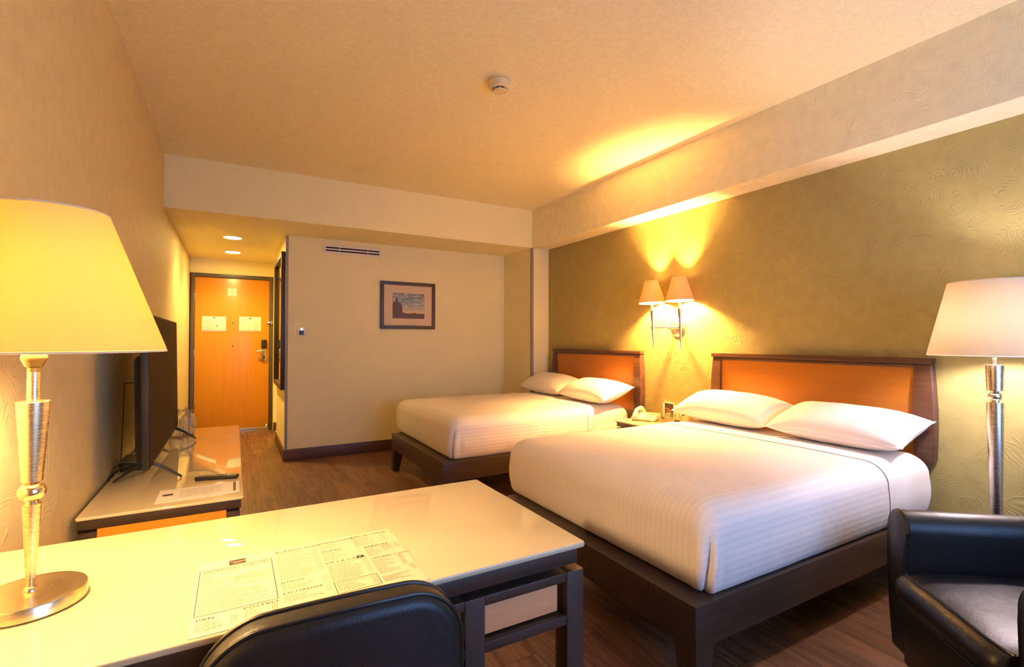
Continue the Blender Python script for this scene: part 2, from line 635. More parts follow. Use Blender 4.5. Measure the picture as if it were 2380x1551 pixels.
# ================================================================== THE ROOM
struct('floor', box(new(), -0.7, 3.45, -1.2, 7.75, -0.1, 0.0), M_floor)
struct('ceiling', box(new(), -0.7, 3.45, -1.2, YS, ZC, ZC + 0.15), M_ceil)
struct('ceiling_corridor', box(new(), -0.7, 3.45, YS, 7.75, ZB, ZC + 0.15), M_paper)
struct('beam_right', box(new(), XB, 3.45, YW, YS, ZB, ZC), M_wall)
struct('wall_left', box(new(), -0.7, XL, -1.2, 7.75, 0, ZC), M_left)
struct('wall_right', box(new(), XR, 3.45, YW, YS, 0, ZB), M_green)
struct('column_right', box(new(), XB, 3.45, YS, YB, 0, ZB), M_paper)
b = box(new(), XP, 3.45, YB, 6.62, 0, ZB)
struct('wall_far', b, M_paper)
# bathroom opening beside the entrance and the jamb wall beyond it
struct('wall_bathroom', box(new(), 1.30, 1.40, 6.62, 7.38, 0, ZB), M_paper)
struct('wall_corridor', box(new(), 0.476, 1.40, 7.38, 7.75, 0, ZB), M_paper)
struct('floor_bathroom', box(new(), 0.50, 1.30, 6.625, 7.375, 0.0, 0.012), M_tile)
struct('wall_end', box(new(), XL, 0.476, YD, 7.75, 2.116, ZB), M_paper)
struct('wall_entrance', box(new(), XL, 0.476, 7.66, 7.75, 0, 2.116), M_paper)
# wall behind the camera with the window opening
b = new()
wx0, wx1, wz0, wz1 = 0.65, 2.85, 0.50, 2.20
box(b, -0.7, wx0, -1.2, YW, 0, ZC)
box(b, wx1, 3.45, -1.2, YW, 0, ZC)
box(b, wx0, wx1, -1.2, YW, 0, wz0)
box(b, wx0, wx1, -1.2, YW, wz1, ZC)
struct('wall_rear', b, M_wall)
b = new()
for (a0, a1, c0, c1) in ((wx0, wx1, wz0, wz0 + 0.05), (wx0, wx1, wz1 - 0.05, wz1), (wx0, wx0 + 0.05, wz0 + 0.05, wz1 - 0.05), (wx1 - 0.05, wx1, wz0 + 0.05, wz1 - 0.05), (1.73, 1.77, wz0 + 0.05, wz1 - 0.05)):
    box(b, a0, a1, -1.18, -1.13, c0, c1, 0.004)
struct('window_1', b, M_alu)

# baseboards (12 cm, 15 mm proud)
def bb(name, x0, x1, y0, y1, m):
    struct(name, box(new(), x0, x1, y0, y1, 0, 0.12, 0.003), m)
bb('baseboard_far', XP - 0.015, XB, YB - 0.015, YB, M_base)
bb('baseboard_partition', XP - 0.015, XP, YB, 6.62, M_basey)
bb('baseboard_corridor', 0.476, 1.30, 7.365, 7.38, M_base)
bb('baseboard_left', XL, XL + 0.015, YW, 7.50, M_basey)
bb('baseboard_right', XR - 0.015, XR, YW, YS - 0.015, M_basey)
bb('baseboard_column', XB - 0.015, XR, YS - 0.015, YS, M_base)
bb('baseboard_recess', XB - 0.015, XB, YS, YB - 0.015, M_basey)
# corner guards
b = box(new(), XP - 0.003, XP + 0.022, YB - 0.003, YB, 0.12, ZB - 0.001)
box(b, XP - 0.003, XP, YB, YB + 0.022, 0.12, ZB - 0.001)
struct('trim_1', b, M_guard)
b = box(new(), XB - 0.003, XB + 0.022, YS - 0.003, YS, 0.12, ZB - 0.001)
box(b, XB - 0.003, XB, YS, YS + 0.03, 0.12, ZB - 0.001)
struct('trim_2', b, M_guard)

# ------------------------------------------------------------------ entrance door
door = D.objects.new('door_1', None)
C.objects.link(door)
door.location = (0, 7.56, 0)
door['kind'] = 'structure'
b = new()
for x0, x1, z0, z1 in ((-0.488, -0.444, 0, 2.112), (0.431, 0.474, 0, 2.112), (-0.444, 0.431, 2.064, 2.112)):
    box(b, x0, x1, 7.535, 7.655, z0, z1, 0.004)
obj('door_frame', b, M_doorframe, door, world=True)
leaf = obj('door_leaf', box(new(), -0.441, 0.428, 7.552, 7.595, 0.032, 2.061, 0.002), M_orange, door, world=True)
obj('door_sweep', box(new(), -0.441, 0.428, 7.540, 7.552, 0.016, 0.048, 0.002), M_alu, door, world=True)
obj('threshold', box(new(), -0.444, 0.431, 7.515, 7.60, 0.0, 0.012, 0.003), M_alu, door, world=True)
for z in (1.80, 1.07, 0.25):
    b = new()
    lathe(b, [(0.008, z - 0.05), (0.008, z + 0.05)], 12, (-0.444, 7.548, 0))
    box(b, -0.460, -0.441, 7.547, 7.5525, z - 0.048, z + 0.048)
    obj('hinge', b, M_alu, door, world=True)
lock = obj('lock_plate', box(new(), 0.333, 0.398, 7.530, 7.552, 0.945, 1.135, 0.005), M_nickel, door, world=True)
obj('card_reader', box(new(), 0.333, 0.400, 7.520, 7.552, 1.120, 1.243, 0.006), M_satinblack, door, world=True)
b = new()
lathe(b, [(0.013, 0), (0.013, 0.045)], 16, (0.372, 7.531, 1.092), M=Matrix.Rotation(PI / 2, 4, 'X'))
tube(b, bez([(0.376, 7.488, 1.092), (0.340, 7.486, 1.093), (0.290, 7.487, 1.086), (0.268, 7.493, 1.080)], 5), 0.010, 10)
obj('door_handle', b, M_nickel, door, world=True)
b = new()
lathe(b, [(0.010, 0), (0.010, 0.006)], 16, (0.366, 7.531, 1.005), M=Matrix.Rotation(PI / 2, 4, 'X'))
box(b, 0.360, 0.372, 7.523, 7.531, 0.985, 1.003)
obj('keyhole', b, M_black, door, world=True)
for z, m, r in ((1.466, M_chrome, 0.011), (1.156, M_brown, 0.008)):
    b = new()
    lathe(b, [(r, 0), (r, 0.003), (r * 0.7, 0.006)], 18, (-0.010, 7.552, z), M=Matrix.Rotation(PI / 2, 4, 'X'))
    obj('peephole', b, m, door, world=True)
b = new()
box(b, 0.395, 0.425, 7.540, 7.552, 1.455, 1.500, 0.003)
tube(b, bez([(0.404, 7.528, 1.478), (0.44, 7.518, 1.480), (0.478, 7.515, 1.478)], 5), 0.008, 8)
box(b, 0.440, 0.466, 7.515, 7.535, 1.455, 1.503, 0.003)
obj('swing_latch', b, M_chrome, door, world=True)
b = new()
lathe(b, [(0.001, 0), (0.020, 0.003), (0.024, 0.012), (0.018, 0.024), (0.008, 0.030)], 18, (0.404, 7.552, 0.066), M=Matrix.Rotation(PI / 2, 4, 'X'))
obj('door_stop', b, M_chrome, door, world=True)

# notices on the door
def door_notice(name, x0, x1, z0, z1, label, draw):
    o = obj(name, box(new(), x0, x1, 7.546, 7.552, z0, z1, 0.001), M_white, None)
    tag(o, label, 'notice')
    w, h = x1 - x0, z1 - z0
    b = new()
    M = Matrix.Translation((x0, 7.5452, z0)) @ Matrix.Rotation(PI / 2, 4, 'X')
    draw(b, M, w, h)
    obj('lettering', b, [M_inkfaint, M_ink, M_brown], o)
    return o
def rows(b, M, x0, x1, y0, y1, n, h, seed, mi=0, fill=0.8, z=0.0, seg=(0.012, 0.05), gap=0.006):
    """Lines of illegible small print as short dashes."""
    R = random.Random(seed)
    for i in range(n):
        y = y1 - (y1 - y0) * (i + 0.5) / n
        x = x0
        xe = x0 + (x1 - x0) * R.uniform(fill * 0.5, 1.0)
        while x < xe:
            l = min(R.uniform(*seg), xe - x)
            if l > 0.001:
                quad(b, x, x + l, y - h / 2, y + h / 2, M, z, mi)
            x += l + gap
def ring2d(b, M, cx, cy, r0, r1, n=28, mi=0, z=0.0):
    for i in range(n):
        a, c = 2 * PI * i / n, 2 * PI * (i + 1) / n
        f = b.faces.new([b.verts.new(M @ Vector((cx + r * math.cos(t), cy + r * math.sin(t), z))) for r, t in ((r0, a), (r1, a), (r1, c), (r0, c))])
        f.material_index = mi
def dn_top(b, M, w, h):
    quad(b, w * 0.42, w * 0.58, h * 0.83, h * 0.92, M, 0, 2)
    quad(b, w * 0.08, w * 0.92, h * 0.765, h * 0.775, M, 0, 0)
    ring2d(b, M, w / 2, h * 0.42, 0.019, 0.022)
    f0 = M @ Matrix.Translation((w / 2, h * 0.42, 0)) @ Matrix.Rotation(-PI / 4, 4, 'Z')
    quad(b, -0.020, 0.020, -0.0012, 0.0012, f0, 0, 0)
    quad(b, w / 2 - 0.012, w / 2 + 0.008, h * 0.40, h * 0.44, M, 0, 0)
    quad(b, w * 0.25, w * 0.75, h * 0.10, h * 0.12, M, 0, 0)
def dn_plan(b, M, w, h):
    quad(b, w * 0.47, w * 0.54, h * 0.89, h * 0.965, M, 0, 2)
    quad(b, w * 0.06, w * 0.94, h * 0.855, h * 0.862, M, 0, 0)
    quad(b, w * 0.04, w * 0.96, h * 0.035, h * 0.06, M, 0, 0)
    R = random.Random(3)
    for yb in (0.66, 0.53, 0.30, 0.13):
        x = 0.06
        while x < 0.5:
            l = R.uniform(0.015, 0.06)
            hh = R.uniform(0.02, 0.055)
            y = yb + R.uniform(-0.02, 0.03)
            quad(b, w * x, w * (x + l), h * y, h * (y + hh * 0.5), M, 0, 0)
            if R.random() < 0.6:
                quad(b, w * x, w * (x + 0.006), h * y, h * (y + 0.10), M, 0, 1 if R.random() < 0.3 else 0)
            x += l + R.uniform(0.005, 0.04)
    for x0, x1, y0, y1 in ((0.14, 0.52, 0.74, 0.745), (0.14, 0.52, 0.60, 0.605), (0.14, 0.55, 0.38, 0.385), (0.14, 0.55, 0.25, 0.255)):
        quad(b, w * x0, w * x1, h * y0, h * y1, M, 0, 0)
    quad(b, w * 0.595, w * 0.62, h * 0.32, h * 0.43, M, 0, 1)
    rows(b, M, w * 0.62, w * 0.93, h * 0.12, h * 0.78, 9, 0.0012, 5)
def dn_rules(b, M, w, h):
    quad(b, w * 0.46, w * 0.54, h * 0.87, h * 0.95, M, 0, 2)
    quad(b, w * 0.05, w * 0.95, h * 0.835, h * 0.842, M, 0, 0)
    quad(b, w * 0.04, w * 0.96, h * 0.045, h * 0.075, M, 0, 0)
    for k in range(3):
        rows(b, M, w * (0.06 + 0.31 * k), w * (0.33 + 0.31 * k), h * 0.12, h * 0.80, 16, 0.0010, 20 + k)
door_notice('door_notice', -0.072, 0.031, 1.828, 1.930, 'small square no smoking notice at the top of the orange door', dn_top)
door_notice('door_notice', -0.362, -0.089, 1.352, 1.549, 'white landscape notice with dark floor plan sketches on the orange door', dn_plan)
door_notice('door_notice', 0.064, 0.326, 1.352, 1.553, 'white landscape notice of faint print columns above the door handle', dn_rules)

# ------------------------------------------------------------------ corridor downlights
def downlight(x, y, label):
    t = thing('recessed_downlight', label, 'ceiling light', (x, y, ZB), 0, 'corridor downlights')
    b = new()
    lathe(b, [(0.098, 0), (0.098, -0.004), (0.090, -0.008), (0.080, -0.006), (0.080, 0)], 40)
    obj('trim_ring', b, M_white, t)
    b = new()
    lathe(b, [(0.080, -0.0005), (0.080, -0.004)], 36)
    obj('lens', b, M_down, t)
    l = D.lights.new('downlight_beam', 'SPOT')
    l.energy = E_SPOT
    l.color = COL_DOWN
    l.spot_size = math.radians(135)
    l.spot_blend = 0.75
    l.shadow_soft_size = 0.06
    o = D.objects.new('downlight_beam', l)
    C.objects.link(o)
    o.parent = t
    o.location = (0, 0, -0.02)
downlight(-0.016, 5.892, 'round white downlight in the corridor ceiling, the one nearer the bedroom')
downlight(-0.017, 6.870, 'round white downlight in the corridor ceiling, the one nearer the orange door')

# ------------------------------------------------------------------ corridor mirror
t = thing('wall_mirror', 'tall dark framed mirror on the corridor side of the partition', 'mirror', (XP, 6.05, 0.72))
b = new()
my0, my1, mz0, mz1, mt = 5.545, 6.560, 0.722, 2.155, 0.050
for (a0, a1, c0, c1) in ((my0, my0 + mt, mz0, mz1), (my1 - mt, my1, mz0, mz1), (my0 + mt, my1 - mt, mz0, mz0 + mt), (my0 + mt, my1 - mt, mz1 - mt, mz1)):
    box(b, XP - 0.040, XP, a0, a1, c0, c1, 0.003)
obj('mirror_frame', b, M_wengez, t, world=True)
obj('mirror_glass', box(new(), XP - 0.012, XP - 0.002, my0 + mt, my1 - mt, mz0 + mt, mz1 - mt), M_mirror, t, world=True)

# ------------------------------------------------------------------ air vent
t = thing('air_vent', 'long slotted cream air vent high on the far wall', 'vent', (1.126, YB, 2.2))
b = new()
vx0, vx1, vz0, vz1 = 0.815, 1.440, 2.160, 2.262
fr = 0.028
box(b, vx0, vx1, YB - 0.012, YB, vz1 - fr, vz1, 0.002)
box(b, vx0, vx1, YB - 0.012, YB, vz0, vz0 + fr, 0.002)
box(b, vx0, vx0 + fr, YB - 0.012, YB, vz0 + fr, vz1 - fr, 0.002)
box(b, vx1 - fr, vx1, YB - 0.012, YB, vz0 + fr, vz1 - fr, 0.002)
obj('vent_frame', b, M_grille, t, world=True)
b = new()
box(b, vx0 + fr, vx1 - fr, YB - 0.010, YB - 0.002, 2.203, 2.219, 0.002)
for x in (0.985, 1.285):
    box(b, x - 0.003, x + 0.003, YB - 0.009, YB - 0.002, vz0 + fr, vz1 - fr)
obj('slats', b, M_grille, t, world=True)
obj('duct_shade', box(new(), vx0 + fr, vx1 - fr, YB - 0.0015, YB - 0.0005, vz0 + fr, vz1 - fr), M_void, t, world=True)  # thin near-black sheet on the wall, painting the shade behind the slots

# ------------------------------------------------------------------ key card switch
t = thing('key_card_switch', 'small white key card switch with a green light on the far wall', 'switch', (0.61, YB, 1.32))
obj('plate', box(new(), 0.568, 0.656, YB - 0.010, YB, 1.272, 1.368, 0.004), M_ivory, t, world=True)
obj('card_slot', box(new(), 0.588, 0.634, YB - 0.018, YB - 0.010, 1.292, 1.338, 0.003), M_teal, t, world=True)
b = new()
lathe(b, [(0.011, 0), (0.011, 0.006), (0.006, 0.010)], 18, (0.612, YB - 0.010, 1.350), M=Matrix.Rotation(PI / 2, 4, 'X'))
obj('indicator_light', b, M_led, t, world=True)

# ------------------------------------------------------------------ framed picture
t = thing('framed_picture', 'framed print of a dark dome under a cloudy evening sky', 'picture', (1.747, YB, 1.635))
px0, px1, pz0, pz1, pf = 1.424, 2.068, 1.367, 1.904, 0.038
b = new()
for a0, a1, c0, c1 in ((px0, px1, pz1 - pf, pz1), (px0, px1, pz0, pz0 + pf), (px0, px0 + pf, pz0 + pf, pz1 - pf), (px1 - pf, px1, pz0 + pf, pz1 - pf)):
    box(b, a0, a1, YB - 0.026, YB, c0, c1, 0.003)
obj('picture_frame', b, M_wenge, t, world=True)
obj('mat_board', box(new(), px0 + pf, px1 - pf, YB - 0.012, YB - 0.004, pz0 + pf, pz1 - pf), M_menu, t, world=True)
# print: sky gradient + clouds, with a generic dome skyline as flat shapes
m, nt, bs = mat('evening_sky_print')
v = coords(nt, (1, 1, 1), 'Generated')
sp = N(nt, 'ShaderNodeSeparateXYZ')
nt.links.new(v, sp.inputs[0])
cl = noise_n(nt, coords(nt, (2.2, 1, 7.0), 'Generated'), 1.7, 6, 0.65, 0.9)
sky = ramp(nt, sp.outputs[2], [(0.22, (0.80, 0.52, 0.28)), (0.42, (0.30, 0.36, 0.36)), (0.7, (0.12, 0.24, 0.34)), (1.0, (0.10, 0.17, 0.24))])
clc = ramp(nt, cl, [(0.47, (0, 0, 0)), (0.62, (1, 1, 1))])
mx = N(nt, 'ShaderNodeMix', data_type='RGBA')
mx.inputs[7].default_value = (0.68, 0.55, 0.42, 1)
nt.links.new(clc, mx.inputs[0])
nt.links.new(sky, mx.inputs[6])
nt.links.new(mx.outputs[2], bs.inputs['Base Color'])
setp(bs, rough=0.35)
ix0, ix1, iz0, iz1 = 1.562, 1.937, 1.487, 1.776
pr = obj('print', box(new(), ix0, ix1, YB - 0.0135, YB - 0.012, iz0, iz1), m, t, world=True)
b = new()
W_, H_ = ix1 - ix0, iz1 - iz0
Mp = Matrix.Translation((ix0, YB - 0.0140, iz0)) @ Matrix.Rotation(PI / 2, 4, 'X')
def poly(b, pts, M, mi=0, z=0.0):
    f = b.faces.new([b.verts.new(M @ Vector((x * W_, y * H_, z))) for x, y in pts])
    f.material_index = mi
dome = [(0.0, 0.0), (0.30, 0.0), (0.30, 0.40)]
for k in range(13):
    a = PI / 2 * k / 12
    dome.append((0.125 + 0.175 * math.cos(a), 0.40 + 0.26 * math.sin(a)))
for k in range(1, 9):
    a = PI / 2 + PI / 2 * k / 8 * 0.75
    dome.append((0.125 + 0.175 * math.cos(a), 0.40 + 0.26 * math.sin(a)))
dome = [p for p in dome if p[0] >= 0.0] + [(0.0, 0.62)]
poly(b, dome, Mp, 0)
poly(b, [(0.075, 0.64), (0.165, 0.64), (0.155, 0.76), (0.130, 0.82), (0.122, 0.91), (0.112, 0.82), (0.080, 0.76)], Mp, 0, 0.0001)
poly(b, [(0.30, 0.0), (1.0, 0.0), (1.0, 0.215), (0.85, 0.20), (0.66, 0.235), (0.52, 0.20), (0.515, 0.26), (0.50, 0.20), (0.45, 0.20), (0.44, 0.24), (0.42, 0.20), (0.37, 0.22), (0.36, 0.31), (0.345, 0.24), (0.30, 0.23)], Mp, 0, 0.0001)
poly(b, [(0.865, 0.20), (0.885, 0.20), (0.880, 0.27), (0.870, 0.27)], Mp, 0, 0.0002)
obj('skyline', b, plain('dark_skyline_print', (0.085, 0.045, 0.030), 0.4), pr, world=True)

# ------------------------------------------------------------------ smoke detector
t = thing('smoke_detector', 'round ivory smoke detector on the ceiling', 'smoke detector', (1.335, 2.49, ZC))
b = new()
lathe(b, [(0.0, 0), (0.070, 0), (0.070, -0.010), (0.064, -0.012)], 48)
obj('base_plate', b, M_smoke, t)
b = new()
lathe(b, [(0.064, -0.012), (0.069, -0.016), (0.068, -0.034), (0.060, -0.048), (0.044, -0.052), (0.040, -0.050)], 48)
obj('housing', b, M_smoke, t)
b = new()
lathe(b, [(0.030, -0.036), (0.030, -0.066)], 40)
obj('vent_band', b, M_void, t)
b = new()
lathe(b, [(0.001, -0.058), (0.038, -0.058), (0.040, -0.062), (0.036, -0.068), (0.001, -0.070)], 48)
for k in range(8):
    a = 2 * PI * k / 8 + 0.3
    box(b, 0.038 * math.cos(a) - 0.002, 0.038 * math.cos(a) + 0.002, 0.038 * math.sin(a) - 0.002, 0.038 * math.sin(a) + 0.002, -0.062, -0.046)
obj('cap', b, M_smoke, t)

# ================================================================== HEADBOARDS
def headboard(y0, y1, label):
    z0, z1 = 0.575, 1.144
    t = thing('headboard', label, 'headboard', (XR, (y0 + y1) / 2, z0), 0, 'wall mounted headboards')
    hw = (y1 - y0) / 2
    L = lambda bm, name, m: obj(name, bm, m, t)
    # local: x from the wall (negative into the room), y across, z up from z0
    H = z1 - z0
    b = new()
    box(b, -0.052, 0, -hw, hw, H - 0.030, H, 0.004)
    L(b, 'cap_rail', M_hbframe)
    b = new()
    box(b, -0.040, -0.002, -hw + 0.012, hw - 0.012, H - 0.037, H - 0.030)
    box(b, -0.045, -0.002, -hw + 0.075, hw - 0.075, H - 0.052, H - 0.036, 0.002)
    L(b, 'top_rail', M_hbframe)
    for s in (-1, 1):
        rings = []
        for k in range(15):
            f = k / 14
            z = f * (H - 0.037)
            bow = 0.014 * math.sin(PI * min(1, f * 0.9 + 0.10))
            dx = 0.046 + 0.012 * math.sin(PI * min(1, f * 0.9 + 0.10))
            if k == 0:
                bow -= 0.006
            yi, yo = s * (hw - 0.080), s * (hw + bow - 0.004)
            c = 0.006
            rings.append([Vector(p) for p in ((-0.002, yi, z), (-dx, yi, z), (-dx, yo - s * 0.020, z), (-dx + 0.003, yo - s * c, z), (-dx + 0.010, yo, z), (-0.002, yo, z))])
        b = new()
        loft(b, rings)
        L(b, 'stile', M_wengez if False else M_hbframe)
    b = box(new(), -0.034, -0.002, -hw + 0.080, hw - 0.080, 0.02, H - 0.052)
    L(b, 'panel', M_orangey)
    return t
headboard(1.143, 2.509, 'wide orange headboard behind the near bed, beside the floor lamp')
headboard(3.264, 4.671, 'orange headboard behind the far bed, beside the cream column')

# ================================================================== BEDS
def surf_rings(x0, x1, y0, y1, z0, z1, rt, rc, off=0.0, wr=1.0, seed=0, nc=26, ns=70):
    """Rings of a soft mattress body, outline first at the bottom."""
    hx, hy = (x1 - x0) / 2 + off, (y1 - y0) / 2 + off
    cx, cy = (x0 + x1) / 2, (y0 + y1) / 2
    zt = z1 + off
    prof = [(0.030, z0), (0.014, z0 + 0.012), (0.006, z0 + 0.03), (0.001, z0 + 0.06), (-0.004, z0 + 0.09), (-0.005, z0 + 0.12), (-0.004, z0 + 0.15), (0.0, zt - rt - 0.012)]
    for k in range(1, 9):
        a = PI / 2 * k / 8
        prof.append((rt * (1 - math.cos(a)), zt - rt + rt * math.sin(a)))
    for ins in (rt + 0.03, rt + 0.08, rt + 0.16, rt + 0.28, rt + 0.40, hy - 0.03):
        prof.append((min(ins, hy - 0.02), zt + 0.006 * min(1, (ins - rt) / 0.3)))
    rings = []
    per = 2 * (x1 - x0 + y1 - y0)
    for i, (ins, z) in enumerate(prof):
        ring = []
        pts = rrect(hx - ins, hy - ins, max(rc - ins * 0.6, 0.01), nc, ns)
        n = len(pts)
        for k, (x, y) in enumerate(pts):
            px, py = pts[k - 1]
            qx, qy = pts[(k + 1) % n]
            nx, ny = (qy - py), -(qx - px)
            l = math.hypot(nx, ny) or 1
            nx, ny = nx / l, ny / l
            f = max(0.0, min(1.0, (zt - z) / (zt - z0)))
            p = Vector((x * 3.0, y * 3.0, z * 1.2 + seed))
            d = wr * f * (0.006 * noise.noise(p * 2.2) + 0.003 * noise.noise(p * 6.0))
            dz = wr * (0.005 * noise.noise(Vector((x * 2.6, y * 2.6, seed))) if ins > rt * 0.6 else 0.0)
            if i <= 1:
                dz += wr * 0.006 * noise.noise(Vector((x * 5, y * 5, seed + 4))) * (1 if i == 0 else 0.5)
                dz = max(dz, 0.0)
            ring.append(Vector((cx + x + nx * d, cy + y + ny * d, z + dz)))
        rings.append(ring)
    return rings, (x0, x1, y0, y1, z0, z1)

def stripes_uv(me, dim):
    x0, x1, y0, y1, z0, z1 = dim
    uv = me.uv_layers.new(name='UVMap')
    for p in me.polygons:
        n = p.normal
        for li in p.loop_indices:
            co = me.vertices[me.loops[li].vertex_index].co
            if abs(n.z) < 0.6 and abs(n.y) > abs(n.x):
                s = 1 if n.y > 0 else -1
                u = (y1 if s > 0 else y0) + s * (z1 - co.z)
            else:
                u = co.y
            uv.data[li].uv = (u, co.x)

def corner_fold(rings, cx, cy, z1):
    """Tucked hospital corner: a crease and two soft folds at the corner (cx, cy)."""
    for r in rings:
        for v in r:
            d = Vector((v.x - cx, v.y - cy))
            # signed distance along the corner: + towards the long side, - towards the foot
            s = (v.x - cx) - (v.y - cy)
            near = d.length
            if near > 0.22:
                continue
            h = (z1 - 0.10 - v.z)
            if h < 0:
                continue
            k = min(1.0, h / 0.06)
            fall = math.exp(-(near / 0.11) ** 2)
            s2 = s + 0.03 * (h - 0.1) / 0.2
            g = -0.020 * math.exp(-(s2 / 0.008) ** 2) + 0.012 * math.exp(-((s2 - 0.035) / 0.020) ** 2) + 0.010 * math.exp(-((s2 + 0.045) / 0.025) ** 2)
            g += -0.008 * math.exp(-((s2 - 0.075 - 0.1 * (h - .1)) / 0.012) ** 2) - 0.006 * math.exp(-((s2 + 0.09) / 0.012) ** 2)
            out = Vector((-1, -1)).normalized()
            v.x += out.x * g * k * fall
            v.y += out.y * g * k * fall

def make_bed(px0, py0, py1, mx0, my0, my1, label, seed):
    """px/py: platform foot and sides; mx/my: mattress foot and sides."""
    PZ = 0.350
    PX1 = 3.175
    t = thing('bed', label, 'bed', ((px0 + PX1) / 2, (py0 + py1) / 2, 0), 0, 'double beds')
    w = dict(world=True)
    b = new()
    box(b, px0, PX1, py0, py1, 0.205, PZ, 0.003)
    obj('platform', b, M_wenge, t, **w)
    for (x, y, sx, sy) in ((px0, py0, 1, 1), (px0, py1, 1, -1), (PX1, py0, -1, 1), (PX1, py1, -1, -1)):
        # legs flush with the corner, inner faces splayed
        rings = []
        for z, wd in ((0.0, 0.058), (0.205, 0.092)):
            rings.append([Vector((x, y, z)), Vector((x + sx * wd, y, z)), Vector((x + sx * wd, y + sy * wd, z)), Vector((x, y + sy * wd, z))])
        b = new()
        loft(b, rings)
        obj('leg', b, M_wengez, t, **w)
    MZ0, MZ1 = PZ + 0.001, 0.655
    rings, dim = surf_rings(mx0, 3.150, my0, my1, MZ0, MZ1, 0.105, 0.075, 0.0, 0.6, seed)
    corner_fold(rings, mx0, my0, MZ1)
    b = new()
    loft(b, rings)
    mt = obj('mattress', b, M_sheet, t, 60, **w)
    mt['label'] = 'white fitted sheet over mattress'
    # sheet turned down over the cover, then the striped cover itself
    for (name, xc0, xc1, off, m) in (('striped_cover', -9, 2.655, 0.0035, M_stripe), ('sheet_fold', 2.630, 2.735, 0.0065, M_sheet)):
        rings, dim = surf_rings(mx0, 3.150, my0, my1, MZ0 - (0.0 if off < 0.005 else 0.0), MZ1, 0.105, 0.075, off, 0.6, seed)
        corner_fold(rings, mx0, my0, MZ1)
        b = new()
        loft(b, rings, cap0=False)
        # slightly wavy hem: shear the cut with y
        def cut(x, outer):
            g = list(b.verts) + list(b.edges) + list(b.faces)
            bmesh.ops.bisect_plane(b, geom=g, plane_co=(x, (my0 + my1) / 2, 0), plane_no=(1, 0.035, 0), clear_outer=outer, clear_inner=not outer)
        cut(xc1, True)
        if xc0 > 0:
            cut(xc0, False)
        o = obj(name, b, m, t, 60, **w)
        Mw = Matrix.Translation(-t.location)
        stripes_uv(o.data, (dim[0] - t.location.x, dim[1] - t.location.x, dim[2] - t.location.y, dim[3] - t.location.y, dim[4], dim[5]))
        if name == 'sheet_fold':
            o['label'] = 'plain white sheet folded over the cover'
    return t
make_bed(1.337, 1.117, 2.450, 1.412, 1.122, 2.545, 'white double bed in the foreground, nearest the armchair', 1.3)
make_bed(1.320, 3.333, 4.640, 1.392, 3.342, 4.765, 'white double bed by the far wall under the framed picture', 8.7)

# ------------------------------------------------------------------ pillows
def pillow(cx, cy, cz, ly, lx, th, rotz, tilt, roll, seed, label):
    """Soft pillow: length ly (local y), depth lx (local x), thickness th."""
    nu, nv = 44, 30
    b = new()
    grid = {}
    for side in (1, -1):
        for i in range(nu + 1):
            for j in range(nv + 1):
                u, v = -1 + 2 * i / nu, -1 + 2 * j / nv
                u, v = math.copysign(abs(u) ** 0.85, u), math.copysign(abs(v) ** 0.85, v)
                edge = i in (0, nu) or j in (0, nv)
                if side < 0 and edge:
                    grid[(i, j, -1)] = grid[(i, j, 1)]
                    continue
                y = u * ly / 2 * (1 - 0.045 * (1 - v * v) * abs(u) ** 3)
                x = v * lx / 2 * (1 - 0.06 * (1 - u * u) * abs(v) ** 3)
                h = max(0.0, (1 - abs(u) ** 3.2)) ** 0.55 * max(0.0, (1 - abs(v) ** 2.6)) ** 0.60
                k = (1 - h)
                w = noise.noise(Vector((u * 4 + seed, v * 3, side * 2.0))) * 0.05 + noise.noise(Vector((u * 13 + seed, v * 5, side * 3.0))) * 0.045 * k
                z = side * th / 2 * h * (1 + w) * (1.0 if side > 0 else 0.92)
                if edge:
                    z += 0.004 * noise.noise(Vector((u * 7, v * 7, seed)))
                grid[(i, j, side)] = b.verts.new((x, y, z))
    for side in (1, -1):
        for i in range(nu):
            for j in range(nv):
                q = [grid[(i, j, side)], grid[(i + 1, j, side)], grid[(i + 1, j + 1, side)], grid[(i, j + 1, side)]]
                b.faces.new(q if side > 0 else q[::-1])
    # piped seam round the edge
    seam = [grid[(i, 0, 1)].co.copy() for i in range(nu)] + [grid[(nu, j, 1)].co.copy() for j in range(nv)] + [grid[(i, nv, 1)].co.copy() for i in range(nu, 0, -1)] + [grid[(0, j, 1)].co.copy() for j in range(nv, 0, -1)]
    o = obj('pillow', b, M_pillow, None, 70)
    b = new()
    tube(b, seam, 0.0022, 6, True)
    obj('seam', b, M_pillow, o)
    o.rotation_euler = (roll, tilt, rotz)
    o.location = (cx, cy, cz)
    tag(o, label, 'pillow', 'white bed pillows')
    return o
TP = -0.30
pillow(3.005, 2.215, 0.768, 0.72, 0.36, 0.200, 0.02, TP, 0.02, 1.0, 'white pillow on the near bed, beside the nightstand')
pillow(2.990, 1.480, 0.766, 0.72, 0.36, 0.195, -0.03, TP, 0.0, 4.0, 'white pillow on the near bed, the one closer to the floor lamp')
pillow(3.005, 4.430, 0.768, 0.72, 0.36, 0.200, 0.03, TP, 0.03, 9.0, 'white pillow on the far bed, next to the cream column')
pillow(2.960, 3.640, 0.768, 0.76, 0.36, 0.195, -0.05, TP, 0.0, 13.0, 'brightly lit white pillow on the far bed, under the wall lamp')

